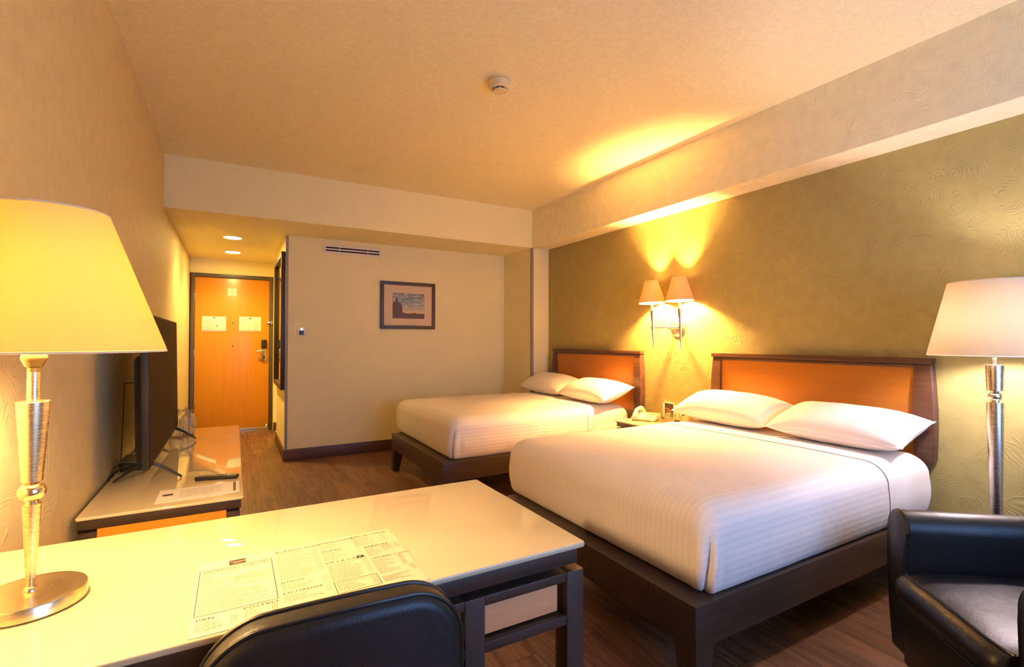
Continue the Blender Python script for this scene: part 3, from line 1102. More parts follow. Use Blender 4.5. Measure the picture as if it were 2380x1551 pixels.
# ================================================================== NIGHTSTAND
t = thing('nightstand', 'dark wood nightstand with cream top between the two beds', 'nightstand', (3.02, 2.89, 0))
n0, n1, nx0, nx1 = 2.600, 3.187, 2.820, 3.222
b = new()
slab(b, (nx1 - nx0) / 2, (n1 - n0) / 2, 0.547, 0.560, 0.006, 0.004, Matrix.Translation(((nx0 + nx1) / 2, (n0 + n1) / 2, 0)))
obj('top', b, M_white_top, t, world=True)
obj('apron', box(new(), nx0 + 0.012, nx1, n0 + 0.012, n1 - 0.012, 0.512, 0.5465, 0.002), M_wengey, t, world=True)
b = new()
for y0, y1 in ((n0 + 0.015, n0 + 0.055), (n1 - 0.055, n1 - 0.015)):
    box(b, nx0 + 0.015, nx1, y0, y1, 0, 0.500, 0.003)
box(b, nx0 + 0.03, nx1, n0 + 0.055, n1 - 0.055, 0.06, 0.10, 0.002)
box(b, nx0 + 0.04, nx1, n0 + 0.03, n1 - 0.03, 0.500, 0.512)
box(b, nx1 - 0.02, nx1, n0 + 0.055, n1 - 0.055, 0.1, 0.5)
obj('carcass', b, M_wengez, t, world=True)
b = new()
box(b, nx0 + 0.022, nx0 + 0.042, n0 + 0.060, n1 - 0.060, 0.335, 0.480, 0.003)
d = obj('drawer', b, M_orangey, t, world=True)

# ------------------------------------------------------------------ telephone (local frame: x = width, y = back)
t = thing('telephone', 'cream desk telephone on the nightstand', 'telephone', (3.075, 3.075, 0.560), math.radians(-66))
b = new()
prof = [(-0.085, 0.0), (0.085, 0.0), (0.085, 0.048), (0.030, 0.046), (-0.080, 0.020), (-0.085, 0.014)]
Mx = Matrix(((0, 0, 1, 0), (1, 0, 0, 0), (0, 1, 0, 0), (0, 0, 0, 1)))
prism(b, [(y, z + 0.006) for y, z in prof], Mx, -0.095, 0.095, 0.004)
for sx in (-0.075, 0.075):
    for sy in (-0.065, 0.065):
        box(b, sx - 0.01, sx + 0.01, sy - 0.01, sy + 0.01, 0.0, 0.008)
obj('phone_body', b, M_ivory, t)
b = new()
for i in range(3):
    for j in range(4):
        x, y = 0.005 + i * 0.026, -0.058 + j * 0.022
        z = 0.020 + 0.006 + (y + 0.080) / 0.11 * 0.026
        box(b, x - 0.008, x + 0.008, y - 0.006, y + 0.006, z - 0.003, z + 0.004, 0.0015)
obj('keypad', b, plain('grey_phone_keys', (0.50, 0.46, 0.36), 0.4), t)
b = new()
hp = bez([(-0.062, -0.098, 0.052), (-0.064, -0.060, 0.082), (-0.064, 0.0, 0.092), (-0.064, 0.060, 0.090), (-0.062, 0.092, 0.066)], 6)
tube(b, hp, 0.016, 12)
for y, z in ((-0.088, 0.046), (0.084, 0.060)):
    lathe(b, [(0.020, -0.014), (0.024, -0.006), (0.023, 0.010), (0.014, 0.018)], 20, (-0.063, y, z))
obj('handset', b, M_ivory, t)
b = new()
pts = []
for i in range(200):
    f = i / 199
    ang = f * 2 * PI * 16
    base = Vector((-0.075 + 0.020 * math.sin(f * 5), -0.110 - 0.045 * math.sin(f * PI), 0.008))
    base.x += -0.04 * f * (1 - f) * 4
    if f < 0.15:
        base.z += 0.035 * (1 - f / 0.15)
    pts.append(base + Vector((0.006 * math.cos(ang), 0.004 * math.sin(ang * 0.5), 0.006 * math.sin(ang))))
tube(b, pts, 0.0025, 6)
obj('coiled_cord', b, M_ivory, t)

# ------------------------------------------------------------------ promo card in a clear stand
t = thing('card_stand', 'small upright promo card with a cup picture on the nightstand', 'card', (3.160, 2.900, 0.560), math.radians(-3))
cw, chh = 0.102, 0.165
obj('card', box(new(), -0.004, 0.004, -cw / 2, cw / 2, 0.002, chh, 0.001), M_white, t)
m, nt, bs = mat('promo_print')
v = coords(nt, (1, 1, 1), 'Generated')
sp = N(nt, 'ShaderNodeSeparateXYZ')
nt.links.new(v, sp.inputs[0])
g = ramp(nt, sp.outputs[2], [(0.0, (0.72, 0.55, 0.33)), (0.16, (0.60, 0.52, 0.32)), (0.28, (0.14, 0.30, 0.20)), (0.48, (0.10, 0.10, 0.06)), (0.6, (0.085, 0.022, 0.010)), (1.0, (0.035, 0.018, 0.012))])
nt.links.new(g, bs.inputs['Base Color'])
setp(bs, rough=0.4)
pf_ = obj('print', box(new(), -0.0055, -0.0042, -cw / 2 + 0.001, cw / 2 - 0.006, 0.004, chh - 0.012), m, t)
# print face: x right (= -y local), y up
Mc = axes((-0.0060, cw / 2 - 0.002, 0.0), (0, -1, 0), (0, 0, 1))
b = new()
text_into(b, 'room', 0.021, Mc @ Matrix.Translation((0.006, 0.106, 0)) @ Matrix.Rotation(-0.10, 4, 'Z'), mi=0, sx=1.15)
text_into(b, 'Lunch', 0.022, Mc @ Matrix.Translation((0.026, 0.086, 0)) @ Matrix.Rotation(0.06, 4, 'Z'), mi=0, sx=1.0)
quad(b, 0.052, 0.076, 0.068, 0.080, Mc, 0.0001, 0)
ring2d(b, Mc, 0.040, 0.050, 0.0, 0.024, 24, 1, 0.0002)
ring2d(b, Mc, 0.041, 0.051, 0.0, 0.013, 20, 2, 0.0004)
rows(b, Mc, 0.010, 0.042, 0.012, 0.030, 3, 0.0018, 2, 3, 1.0, 0.0001, (0.005, 0.012), 0.003)
rows(b, Mc, 0.050, 0.085, 0.012, 0.030, 3, 0.0018, 3, 3, 1.0, 0.0001, (0.005, 0.012), 0.003)
obj('lettering', b, [plain('orange_print', (0.85, 0.42, 0.14), 0.5), M_cream_ink, plain('coffee_print', (0.55, 0.22, 0.06), 0.5), M_inkfaint], t)

# ------------------------------------------------------------------ wall plates behind the nightstand
def wallplate(name, y0, y1, z0, z1, label, kind):
    t = thing(name, label, 'wall plate', (XR, (y0 + y1) / 2, (z0 + z1) / 2))
    obj('plate', box(new(), XR - 0.030, XR, y0, y1, z0, z1, 0.004), M_ivory, t, world=True)
    yc, zc = (y0 + y1) / 2, (z0 + z1) / 2
    b = new()
    if kind == 'power':
        for s in (-0.024, 0.024):
            b = new()
            for q in (-0.010, 0.010):
                box(b, XR - 0.0315, XR - 0.0295, yc + q - 0.003, yc + q + 0.003, zc + s - 0.008, zc + s + 0.008)
            lathe(b, [(0.003, 0), (0.003, 0.002)], 10, (XR - 0.030, yc, zc + s - 0.015), M=Matrix.Rotation(-PI / 2, 4, 'Y'))
            obj('socket', b, M_socket_dark, t, world=True)
    elif kind == 'jack':
        lathe(b, [(0.007, 0), (0.007, 0.008)], 14, (XR - 0.030, yc, zc), M=Matrix.Rotation(-PI / 2, 4, 'Y'))
        tube(b, bez([(XR - 0.040, yc, zc), (XR - 0.060, yc + 0.006, zc - 0.012), (XR - 0.050, yc + 0.010, zc - 0.035), (XR - 0.042, yc + 0.010, zc - 0.062)], 6), 0.0018, 6)
        obj('cable_plug', b, M_black, t, world=True)
    else:
        box(b, XR - 0.0315, XR - 0.0295, yc - 0.02, yc + 0.02, zc - 0.03, zc + 0.03, 0.002)
        obj('blank_insert', b, M_white, t, world=True)
wallplate('light_switch', 2.945, 3.020, 0.585, 0.700, 'cream switch plate partly hidden behind the promo card', 'blank')
wallplate('power_outlet', 2.846, 2.936, 0.577, 0.690, 'cream power outlet on the wall behind the nightstand, right of the card', 'power')
wallplate('cable_outlet', 2.750, 2.835, 0.570, 0.684, 'cream outlet with a thin black cable, nearest the near bed pillow', 'jack')

# ================================================================== WALL SCONCE
t = thing('wall_lamp', 'double wall lamp with two cream shades above the nightstand', 'wall lamp', (XR, 2.875, 1.346))
b = new()
lathe(b, [(0.078, 0), (0.078, 0.006), (0.070, 0.012), (0.012, 0.020), (0.001, 0.021)], 48, M=Matrix.Rotation(-PI / 2, 4, 'Y'))
obj('back_plate', b, M_nickelx, t)
b = new()
tube(b, [(-0.018, 0, 0), (-0.060, 0, 0), (-0.112, -0.004, 0)], 0.016, 14)
tube(b, [(-0.118, -0.125, 0.0), (-0.118, 0.165, 0.0)], 0.009, 12)
obj('arm', b, M_nickel, t)
for y, tl in ((0.166, 0.05), (-0.130, 0.035)):
    Mt = Matrix.Translation((-0.120, y, 0.0)) @ Matrix.Rotation(-tl * 0.9, 4, 'X')
    b = new()
    lathe(b, [(0.0015, -0.195), (0.011, -0.022), (0.011, -0.016), (0.016, -0.014), (0.016, 0.014), (0.010, 0.016), (0.019, 0.150), (0.016, 0.152)], 28, M=Mt)
    st = obj('stem', b, M_nickel, t)
    b = new()
    lathe(b, [(0.010, 0.150), (0.010, 0.235)], 20, M=Mt)
    obj('candle_tube', b, M_white, st)
    b = new()
    lathe(b, [(0.112, 0.212), (0.1105, 0.2125), (0.053, 0.404), (0.0545, 0.4045), (0.112, 0.214)], 48, cap=False, M=Mt)
    obj('lamp_shade', b, M_shade_sconce, st)
    b = new()
    lathe(b, [(0.001, 0.270), (0.016, 0.278), (0.021, 0.298), (0.016, 0.320), (0.001, 0.330)], 20, M=Mt)
    obj('bulb', b, M_bulb_sconce, st)

# ================================================================== FLOOR LAMP
t = thing('floor_lamp', 'tall nickel floor lamp with ivory drum shade behind the armchair', 'floor lamp', (2.9, 0.817, 0))
b = new()
lathe(b, [(0.001, 0), (0.140, 0), (0.140, 0.012), (0.132, 0.020), (0.030, 0.030), (0.022, 0.045)], 48)
obj('base', b, M_nickel, t)
b = new()
lathe(b, [(0.016, 0.030), (0.0195, 0.435), (0.0285, 0.960), (0.0285, 0.968), (0.014, 0.969)], 36)
obj('pole', b, M_nickel, t)
b = new()
prof = [(0.0145, 0.968), (0.0145, 0.978)]
for k in range(11):
    a = -PI / 2 * 0.75 + PI * 0.75 * k / 10
    prof.append((0.008 + 0.0150 * math.cos(a), 0.994 + 0.018 * math.sin(a)))
prof += [(0.0145, 1.012), (0.0145, 1.020)]
lathe(b, prof, 36)
obj('ball_knop', b, M_nickel, t)
b = new()
lathe(b, [(0.013, 1.018), (0.0275, 1.019), (0.0305, 1.128), (0.0305, 1.131), (0.009, 1.131)], 36)
obj('cup', b, M_nickel, t)
b = new()
lathe(b, [(0.0087, 1.130), (0.0087, 1.235)], 20)
obj('upper_tube', b, M_nickel, t)
b = new()
lathe(b, [(0.229, 1.172), (0.2275, 1.1725), (0.1530, 1.4965), (0.1545, 1.4975), (0.229, 1.175)], 72, cap=False)
obj('lamp_shade', b, M_shade_floor, t)
for r, z in ((0.2285, 1.172), (0.1540, 1.4970)):
    b = new()
    tube(b, [(r * math.cos(2 * PI * k / 64), r * math.sin(2 * PI * k / 64), z) for k in range(64)], 0.0022, 6, True)
    obj('shade_trim', b, M_shade_rim, t)
b = new()
lathe(b, [(0.001, 1.240), (0.014, 1.245), (0.018, 1.262), (0.030, 1.300), (0.030, 1.318), (0.018, 1.340), (0.001, 1.346)], 24)
obj('bulb', b, M_bulb_floor, t)

# ================================================================== DESK
ZD = 0.740
t = thing('desk', 'dark wood desk with glossy cream top in the foreground', 'desk', (0.13, 1.28, 0))
dx0, dx1, dy0, dy1 = -0.494, 0.760, 0.964, 1.588
b = new()
slab(b, (dx1 - dx0) / 2, (dy1 - dy0) / 2, ZD - 0.014, ZD, 0.010, 0.005, Matrix.Translation(((dx0 + dx1) / 2, (dy0 + dy1) / 2, 0)), nc=5)
obj('desktop', b, M_white_top, t, world=True)
obj('apron', box(new(), dx0 + 0.010, 0.738, dy0 + 0.006, dy1 - 0.006, 0.691, ZD - 0.0145, 0.002), M_wenge, t, world=True)
obj('recess_rail', box(new(), dx0 + 0.03, 0.705, dy0 + 0.05, dy1 - 0.05, 0.674, 0.691), M_wenge, t, world=True)
for x0, x1 in ((-0.486, -0.436), (0.436, 0.484), (0.704, 0.754)):
    for y0, y1 in ((dy0 + 0.002, dy0 + 0.052), (dy1 - 0.052, dy1 - 0.002)):
        obj('leg', box(new(), x0, x1, y0, y1, 0, 0.675, 0.003), M_wengez, t, world=True)
for nm, x0, x1 in (('upper_rail', 0.484, 0.704), ('upper_rail', -0.436, 0.436)):
    obj(nm, box(new(), x0, x1, dy0 + 0.003, dy0 + 0.050, 0.653, 0.675, 0.002), M_wenge, t, world=True)
obj('lower_rail', box(new(), 0.484, 0.704, dy0 + 0.003, dy0 + 0.050, 0.550, 0.573, 0.002), M_wenge, t, world=True)
obj('lower_rail', box(new(), -0.436, 0.436, dy0 + 0.003, dy0 + 0.050, 0.550, 0.573, 0.002), M_wenge, t, world=True)
obj('side_rail', box(new(), 0.709, 0.749, dy0 + 0.052, dy1 - 0.052, 0.653, 0.675, 0.002), M_wengey, t, world=True)
obj('drawer', box(new(), 0.420, 0.690, dy0 + 0.022, dy0 + 0.42, 0.578, 0.652, 0.003), M_tan, t, world=True)
obj('drawer', box(new(), -0.430, 0.412, dy0 + 0.022, dy0 + 0.42, 0.578, 0.652, 0.003), M_tan, t, world=True)

# ------------------------------------------------------------------ menu sheet on the desk
def sheet_strip(x0, x1, y0, y1, z, th, wob=0.0, seed=0.0, nx=24, ny=16, lift=0.0):
    b = new()
    top, bot = {}, {}
    for i in range(nx + 1):
        for j in range(ny + 1):
            f, g = i / nx, j / ny
            x = x0 + (x1 - x0) * f
            if i == nx and wob:
                x += wob * math.sin(g * 17 + seed)
            zz = z + lift * f ** 6
            top[i, j] = b.verts.new((x, y0 + (y1 - y0) * g, zz + th))
            bot[i, j] = b.verts.new((x, y0 + (y1 - y0) * g, zz))
    for i in range(nx):
        for j in range(ny):
            b.faces.new((top[i, j], top[i + 1, j], top[i + 1, j + 1], top[i, j + 1]))
            b.faces.new((bot[i, j], bot[i, j + 1], bot[i + 1, j + 1], bot[i + 1, j]))
    for i in range(nx):
        b.faces.new((top[i, 0], bot[i, 0], bot[i + 1, 0], top[i + 1, 0]))
        b.faces.new((top[i, ny], top[i + 1, ny], bot[i + 1, ny], bot[i, ny]))
    for j in range(ny):
        b.faces.new((top[0, j], top[0, j + 1], bot[0, j + 1], bot[0, j]))
        b.faces.new((top[nx, j], bot[nx, j], bot[nx, j + 1], top[nx, j + 1]))
    return b
t = thing('menu_sheet', 'large printed breakfast menu lying on the cream desk top', 'menu', (0.15, 1.13, ZD))
mx0_, mx1_, my0_, my1_ = -0.062, 0.357, 0.970, 1.284
obj('paper', sheet_strip(mx0_, mx1_, my0_, my1_, ZD + 0.0004, 0.0006, 0.0016, 1.0), M_menu, t, world=True)
Mm = Matrix.Translation((mx0_, my0_, ZD + 0.0014))
MW, MH = mx1_ - mx0_, my1_ - my0_
b = new()
def frame(b, x0, x1, y0, y1, w, mi):
    for a in ((x0, x1, y0, y0 + w), (x0, x1, y1 - w, y1), (x0, x0 + w, y0 + w, y1 - w), (x1 - w, x1, y0 + w, y1 - w)):
        quad(b, *a, Mm, 0, mi)
def head(s, x, y, size=0.0105, sx=1.35):
    text_into(b, s, size, Mm @ Matrix.Translation((x, y, 0.0001)), mi=0, sx=sx, space=1.08)
# logo
quad(b, 0.058, 0.090, 0.2735, 0.2985, Mm, 0, 2)
text_into(b, 'Turotel', 0.0095, Mm @ Matrix.Translation((0.060, 0.2845, 0.0003)), mi=3)
quad(b, 0.066, 0.082, 0.2795, 0.2805, Mm, 0.0003, 3)
# breakfast box
frame(b, 0.004, 0.141, 0.070, 0.268, 0.0013, 4)
head('DESAYUNO TUROTEL', 0.012, 0.2545, 0.0105, 1.12)
PR = dict(mi=1, seg=(0.004, 0.013), gap=0.0022)
def para(x0, x1, y0, y1, n, seed, h=0.0010, fill=0.9):
    rows(b, Mm, x0, x1, y0, y1, n, h, seed, 1, fill, 0.0, (0.004, 0.013), 0.0022)
def prices(x0, x1, y0, y1, n, seed):
    rows(b, Mm, x0, x1, y0, y1, n, 0.0014, seed, 0, 1.9, 0.0, (0.0015, 0.003), 0.0016)
para(0.008, 0.136, 0.243, 0.252, 2, 31, 0.0010, 1.6)
para(0.008, 0.040, 0.222, 0.240, 3, 32, 0.0013)
para(0.008, 0.080, 0.182, 0.216, 6, 33)
frame(b, 0.070, 0.134, 0.185, 0.214, 0.0006, 1)
para(0.074, 0.131, 0.188, 0.211, 5, 34, 0.0010, 1.6)
para(0.008, 0.134, 0.078, 0.176, 17, 35)
# second column
head('BUENOS DIAS', 0.150, 0.288)
para(0.150, 0.232, 0.142, 0.284, 24, 41)
prices(0.226, 0.238, 0.150, 0.288, 18, 42)
head('JUGOS', 0.150, 0.126)
para(0.150, 0.220, 0.096, 0.121, 5, 43)
prices(0.226, 0.238, 0.100, 0.124, 3, 44)
head('LICUADOS', 0.150, 0.079)
para(0.150, 0.225, 0.046, 0.074, 5, 45)
prices(0.226, 0.238, 0.050, 0.076, 3, 46)
# lower left
head('POSTRES', 0.082, 0.057)
para(0.082, 0.124, 0.028, 0.053, 5, 47)
prices(0.128, 0.140, 0.028, 0.056, 6, 48)
head('PAN', 0.008, 0.052)
para(0.008, 0.055, 0.014, 0.047, 6, 49)
prices(0.062, 0.072, 0.020, 0.050, 5, 50)
# third column
head('ENSALADAS', 0.243, 0.291)
para(0.243, 0.312, 0.254, 0.286, 5, 51)
head('SOPAS', 0.243, 0.240)
para(0.243, 0.300, 0.190, 0.236, 8, 52)
prices(0.318, 0.330, 0.196, 0.292, 8, 53)
head('DE LA CASA', 0.243, 0.174)
para(0.243, 0.316, 0.085, 0.169, 15, 54)
prices(0.318, 0.330, 0.092, 0.178, 11, 55)
frame(b, 0.243, 0.330, 0.030, 0.080, 0.0012, 4)
para(0.247, 0.312, 0.036, 0.075, 7, 56)
prices(0.316, 0.327, 0.036, 0.074, 6, 57)
# small tray drawing beside DE LA CASA
ring2d(b, Mm, 0.318, 0.180, 0.004, 0.0075, 20, 0)
quad(b, 0.308, 0.328, 0.1735, 0.1770, Mm, 0, 0)
quad(b, 0.312, 0.324, 0.1850, 0.1862, Mm, 0, 0)
# fourth column
head('PARA SU ANTOJO', 0.320, 0.294, 0.0100, 1.05)
para(0.322, 0.372, 0.236, 0.290, 9, 61)
prices(0.388, 0.398, 0.244, 0.292, 7, 62)
head('BEBIDAS', 0.336, 0.219)
para(0.336, 0.372, 0.168, 0.214, 9, 63)
prices(0.374, 0.382, 0.180, 0.216, 7, 64)
para(0.384, 0.404, 0.188, 0.218, 7, 65)
prices(0.406, 0.414, 0.190, 0.218, 6, 66)
head('CERVEZA Y VINO', 0.336, 0.150, 0.0100, 1.05)
para(0.336, 0.384, 0.070, 0.146, 14, 67)
prices(0.394, 0.404, 0.092, 0.150, 10, 68)
prices(0.404, 0.415, 0.060, 0.090, 6, 69)
para(0.336, 0.396, 0.034, 0.060, 6, 70)
obj('lettering', b, [M_ink, M_inkfaint, M_brown, M_cream_ink, M_inkline], t, world=True)

# ================================================================== TABLE LAMP
lx, ly = -0.326, 1.246
t = thing('table_lamp', 'brushed gold table lamp with yellow cone shade on the desk', 'table lamp', (lx, ly, ZD))
b = new()
lathe(b, [(0.001, 0), (0.080, 0), (0.0825, 0.003), (0.0825, 0.022), (0.0805, 0.025), (0.012, 0.0265)], 72)
obj('base', b, M_brass, t)
b = new()
lathe(b, [(0.012, 0.0255), (0.0115, 0.029), (0.0085, 0.034), (0.0066, 0.035), (0.0138, 0.186), (0.0142, 0.188), (0.009, 0.189)], 40)
obj('lower_stem', b, M_brass, t)
b = new()
prof = [(0.0095, 0.186), (0.0095, 0.196)]
for k in range(15):
    a = -PI / 2 * 0.8 + PI * 0.8 * k / 14
    prof.append((0.004 + 0.0165 * math.cos(a), 0.211 + 0.0175 * math.sin(a)))
prof += [(0.0085, 0.226), (0.0085, 0.231)]
lathe(b, prof, 40)
obj('ball_knop', b, plain('polished_gold', (0.80, 0.64, 0.40), 0.2, metal=1.0), t)
b = new()
lathe(b, [(0.008, 0.229), (0.0152, 0.230), (0.0245, 0.379), (0.0238, 0.380), (0.009, 0.3785)], 48)
obj('cup', b, M_brass, t)
b = new()
lathe(b, [(0.0097, 0.378), (0.0097, 0.435)], 28)
obj('upper_tube', b, M_brass, t)
b = new()
lathe(b, [(0.0095, 0.434), (0.0098, 0.443), (0.013, 0.445), (0.0170, 0.455), (0.0190, 0.458), (0.0190, 0.464), (0.0178, 0.466), (0.0182, 0.490), (0.010, 0.494)], 36)
obj('socket', b, M_socket, t)
sx_, sy_ = 0.024, -0.008
b = new()
lathe(b, [(0.1815, 0.473), (0.1800, 0.4735), (0.0850, 0.7385), (0.0865, 0.7395), (0.1815, 0.476)], 84, (sx_, sy_, 0), cap=False)
obj('lamp_shade', b, M_shade_table, t)
for r, z in ((0.1808, 0.4735), (0.0858, 0.739)):
    b = new()
    tube(b, [(sx_ + r * math.cos(2 * PI * k / 72), sy_ + r * math.sin(2 * PI * k / 72), z) for k in range(72)], 0.0020, 6, True)
    obj('shade_trim', b, M_shade_rim, t)
b = new()
lathe(b, [(0.001, 0.494), (0.014, 0.496), (0.017, 0.515), (0.029, 0.555), (0.029, 0.572), (0.016, 0.596), (0.001, 0.602)], 24, (0, 0, 0))
obj('bulb', b, M_bulb_table, t)

# ================================================================== TV CONSOLE
ZT = 0.600
t = thing('tv_console', 'long low console with cream top and orange end panel by the left wall', 'console', (-0.22, 3.24, 0))
cx0, cx1, cy0, cy1 = -0.485, 0.042, 2.280, 4.202
b = new()
slab(b, (cx1 - cx0) / 2, (cy1 - cy0) / 2, ZT - 0.013, ZT, 0.010, 0.005, Matrix.Translation(((cx0 + cx1) / 2, (cy0 + cy1) / 2, 0)), nc=5)
obj('top', b, M_white_top, t, world=True)
obj('apron', box(new(), cx0 + 0.007, 0.033, cy0 + 0.006, cy1 - 0.006, 0.553, ZT - 0.0135, 0.002), M_wenge, t, world=True)
obj('recess_rail', box(new(), cx0 + 0.02, 0.012, cy0 + 0.03, cy1 - 0.03, 0.541, 0.553), M_wenge, t, world=True)
for x0, x1 in ((-0.476, -0.424), (-0.019, 0.028)):
    for y0, y1 in ((cy0 + 0.004, cy0 + 0.056), (cy1 - 0.056, cy1 - 0.004)):
        obj('post', box(new(), x0, x1, y0, y1, 0, 0.541, 0.003), M_wengez, t, world=True)
obj('end_panel', box(new(), -0.424, -0.019, cy0 + 0.010, cy0 + 0.030, 0.08, 0.552, 0.002), M_orange, t, world=True)
obj('end_panel', box(new(), -0.424, -0.019, cy1 - 0.030, cy1 - 0.010, 0.08, 0.552, 0.002), M_orange, t, world=True)
obj('back_panel', box(new(), -0.470, -0.455, cy0 + 0.056, cy1 - 0.056, 0.08, 0.541), M_wengey, t, world=True)
obj('bottom_panel', box(new(), -0.455, 0.0, cy0 + 0.031, cy1 - 0.031, 0.08, 0.10), M_wengey, t, world=True)
for k in range(3):
    ya = cy0 + 0.062 + k * 0.600
    d = obj('drawer', box(new(), 0.002, 0.022, ya, ya + 0.592, 0.112, 0.535, 0.003), M_orangey, t, world=True)
    obj('drawer_pull', box(new(), 0.022, 0.032, ya + 0.22, ya + 0.37, 0.47, 0.484, 0.003), M_nickel, d, world=True)

# ------------------------------------------------------------------ television
t = thing('television', 'black flat television on two splayed feet on the console', 'television', (-0.325, 3.24, ZT))
lean = 0.02
Ml = Matrix.Translation((-0.325, 3.24, ZT + 0.072)) @ Matrix.Rotation(-lean, 4, 'Y')
b = new()
box(b, -0.014, 0.014, -0.620, 0.620, 0.0, 0.680, 0.005)
b.transform(Matrix.Identity(4))
body = Ml
bb_ = b
bb_.transform(body)
obj('bezel', bb_, M_satinblack, t, world=True)
b = new()
box(b, 0.0135, 0.0150, -0.612, 0.612, 0.012, 0.672)
b.transform(body)
obj('screen', b, M_screen, t, world=True)
b = new()
rings = []
for x, iy, iz in ((-0.013, 0.0, 0.0), (-0.030, 0.012, 0.010), (-0.045, 0.05, 0.03)):
    rings.append([Vector((x, y * 1.0, z)) for y, z in ((-0.60 + iy, 0.02 + iz), (0.60 - iy, 0.02 + iz), (0.60 - iy, 0.50 - iz), (-0.60 + iy, 0.50 - iz))])
loft(b, rings)
b.transform(body)
obj('rear_housing', b, M_satinblack, t, world=True)
for y in (2.742, 3.748):
    b = new()
    for xe, ye in ((-0.458, y + 0.018), (-0.202, y - 0.022)):
        ap = Vector((-0.328, y, ZT + 0.085))
        e = Vector((xe, ye, ZT + 0.006))
        rings = []
        for f in (0.0, 0.5, 0.92, 1.0):
            p = ap.lerp(e, f)
            p.z += 0.006 * math.sin(PI * f)
            w, h = 0.016 - 0.006 * f, 0.014 - 0.009 * f
            rings.append([p + Vector((0, -w, -h * 0.5)), p + Vector((0, w, -h * 0.5)), p + Vector((0, w * 0.5, h)), p + Vector((0, -w * 0.5, h))])
        loft(b, rings)
    box(b, -0.340, -0.316, y - 0.014, y + 0.014, ZT + 0.066, ZT + 0.100, 0.003)
    obj('foot', b, M_satinblack, t, world=True)

# ------------------------------------------------------------------ set top box and cables behind the television
o = obj('set_top_box', box(new(), -0.470, -0.385, 2.960, 3.140, ZT + 0.014, ZT + 0.052, 0.004), M_black)
tag(o, 'small black box behind the television on the console', 'electronics')
for y in (2.98, 3.12):
    for x in (-0.460, -0.395):
        b = new()
        lathe(b, [(0.008, 0), (0.008, 0.0145)], 12, (x, y, ZT))
        obj('foot', b, M_black, o)
def cable(name, pts, r, label):
    b = new()
    tube(b, bez(pts, 8), r, 8)
    o = obj(name, b, M_black)
    tag(o, label, 'cable')
    return o
cable('antenna_cable', [(-0.378, 3.06, 1.020), (-0.430, 3.06, 1.022), (-0.462, 3.06, 1.020), (-0.468, 3.058, 1.008), (-0.470, 3.05, 0.85), (-0.473, 3.04, 0.70), (-0.475, 3.03, 0.625), (-0.478, 3.01, 0.605)], 0.0028, 'thin black cable running up from the console to the television back')
cable('power_cable', [(-0.452, 2.962, 0.646), (-0.460, 2.920, 0.652), (-0.474, 2.885, 0.640), (-0.482, 2.870, 0.622), (-0.4905, 2.865, 0.598), (-0.4925, 2.86, 0.55), (-0.4925, 2.86, 0.40)], 0.0042, 'thick black cable looping from the small black box over the console edge')
cable('video_cable', [(-0.405, 2.962, 0.634), (-0.425, 2.945, 0.636), (-0.455, 2.940, 0.630), (-0.474, 2.938, 0.616), (-0.4905, 2.938, 0.596), (-0.4925, 2.938, 0.55), (-0.4925, 2.938, 0.40)], 0.0040, 'black cable looping from the small black box, right of the thicker one')

# ------------------------------------------------------------------ things on the console
t = thing('remote_control', 'black remote control lying across the console top', 'remote', (-0.060, 2.620, ZT), math.radians(-14))
b = new()
slab(b, 0.088, 0.020, 0.0005, 0.017, 0.012, 0.006, None)
obj('remote_body', b, M_black, t)
b = new()
for i in range(9):
    for j in range(3):
        box(b, -0.070 + i * 0.013, -0.063 + i * 0.013, -0.013 + j * 0.010, -0.007 + j * 0.010, 0.0165, 0.0185, 0.0008)
obj('buttons', b, plain('grey_buttons', (0.09, 0.08, 0.075), 0.4), t)

t = thing('info_sheet', 'white printed card in the front corner of the console', 'leaflet', (-0.12, 2.43, ZT))
obj('paper', sheet_strip(-0.262, 0.027, 2.335, 2.525, ZT + 0.0004, 0.0012, 0.0, 0.0, lift=0.004), M_paperw, t, world=True)
Ms = Matrix.Translation((-0.262, 2.335, ZT + 0.0022))
b = new()
quad(b, 0.016, 0.052, 0.092, 0.118, Ms, 0, 1)
quad(b, 0.266, 0.276, 0.030, 0.180, Ms, 0.0028, 0)
rows(b, Ms, 0.075, 0.245, 0.040, 0.165, 9, 0.0018, 77, 0, 1.2, 0.0004)
rows(b, Ms, 0.014, 0.060, 0.160, 0.172, 1, 0.0018, 78, 0, 1.2, 0.0)
obj('lettering', b, [M_inkfaint, M_brown], t, world=True)

def wrapped_glass(x, y, label, seed):
    t = thing('wrapped_glass', label, 'glass', (x, y, ZT), 0, 'wrapped tumblers')
    b = new()
    lathe(b, [(0.001, 0.002), (0.028, 0.002), (0.034, 0.115), (0.0325, 0.115), (0.027, 0.010), (0.001, 0.010)], 32, cap=False)
    obj('tumbler', b, M_glass, t)
    prof = [(0.036, 0.001), (0.042, 0.012), (0.041, 0.05), (0.043, 0.10), (0.038, 0.125), (0.020, 0.136), (0.016, 0.142), (0.024, 0.152), (0.036, 0.172)]
    rings = []
    for r, z in prof:
        ring = []
        for k in range(36):
            a = 2 * PI * k / 36
            rr = r * (1 + 0.13 * noise.noise(Vector((math.cos(a) * 2.2, math.sin(a) * 2.2, z * 18 + seed))))
            if z > 0.125:
                rr *= 1 + 0.25 * math.sin(7 * a + seed) * (0.6 if z > 0.15 else 0.3)
            ring.append(Vector((rr * math.cos(a), rr * math.sin(a), z + (0.012 * math.sin(3 * a + seed) if z > 0.16 else 0))))
        rings.append(ring)
    b = new()
    loft(b, rings, True, False)
    obj('plastic_bag', b, M_clear, t, 80)
wrapped_glass(-0.262, 3.975, 'drinking glass in a clear plastic bag, in full view at the console end', 1.0)
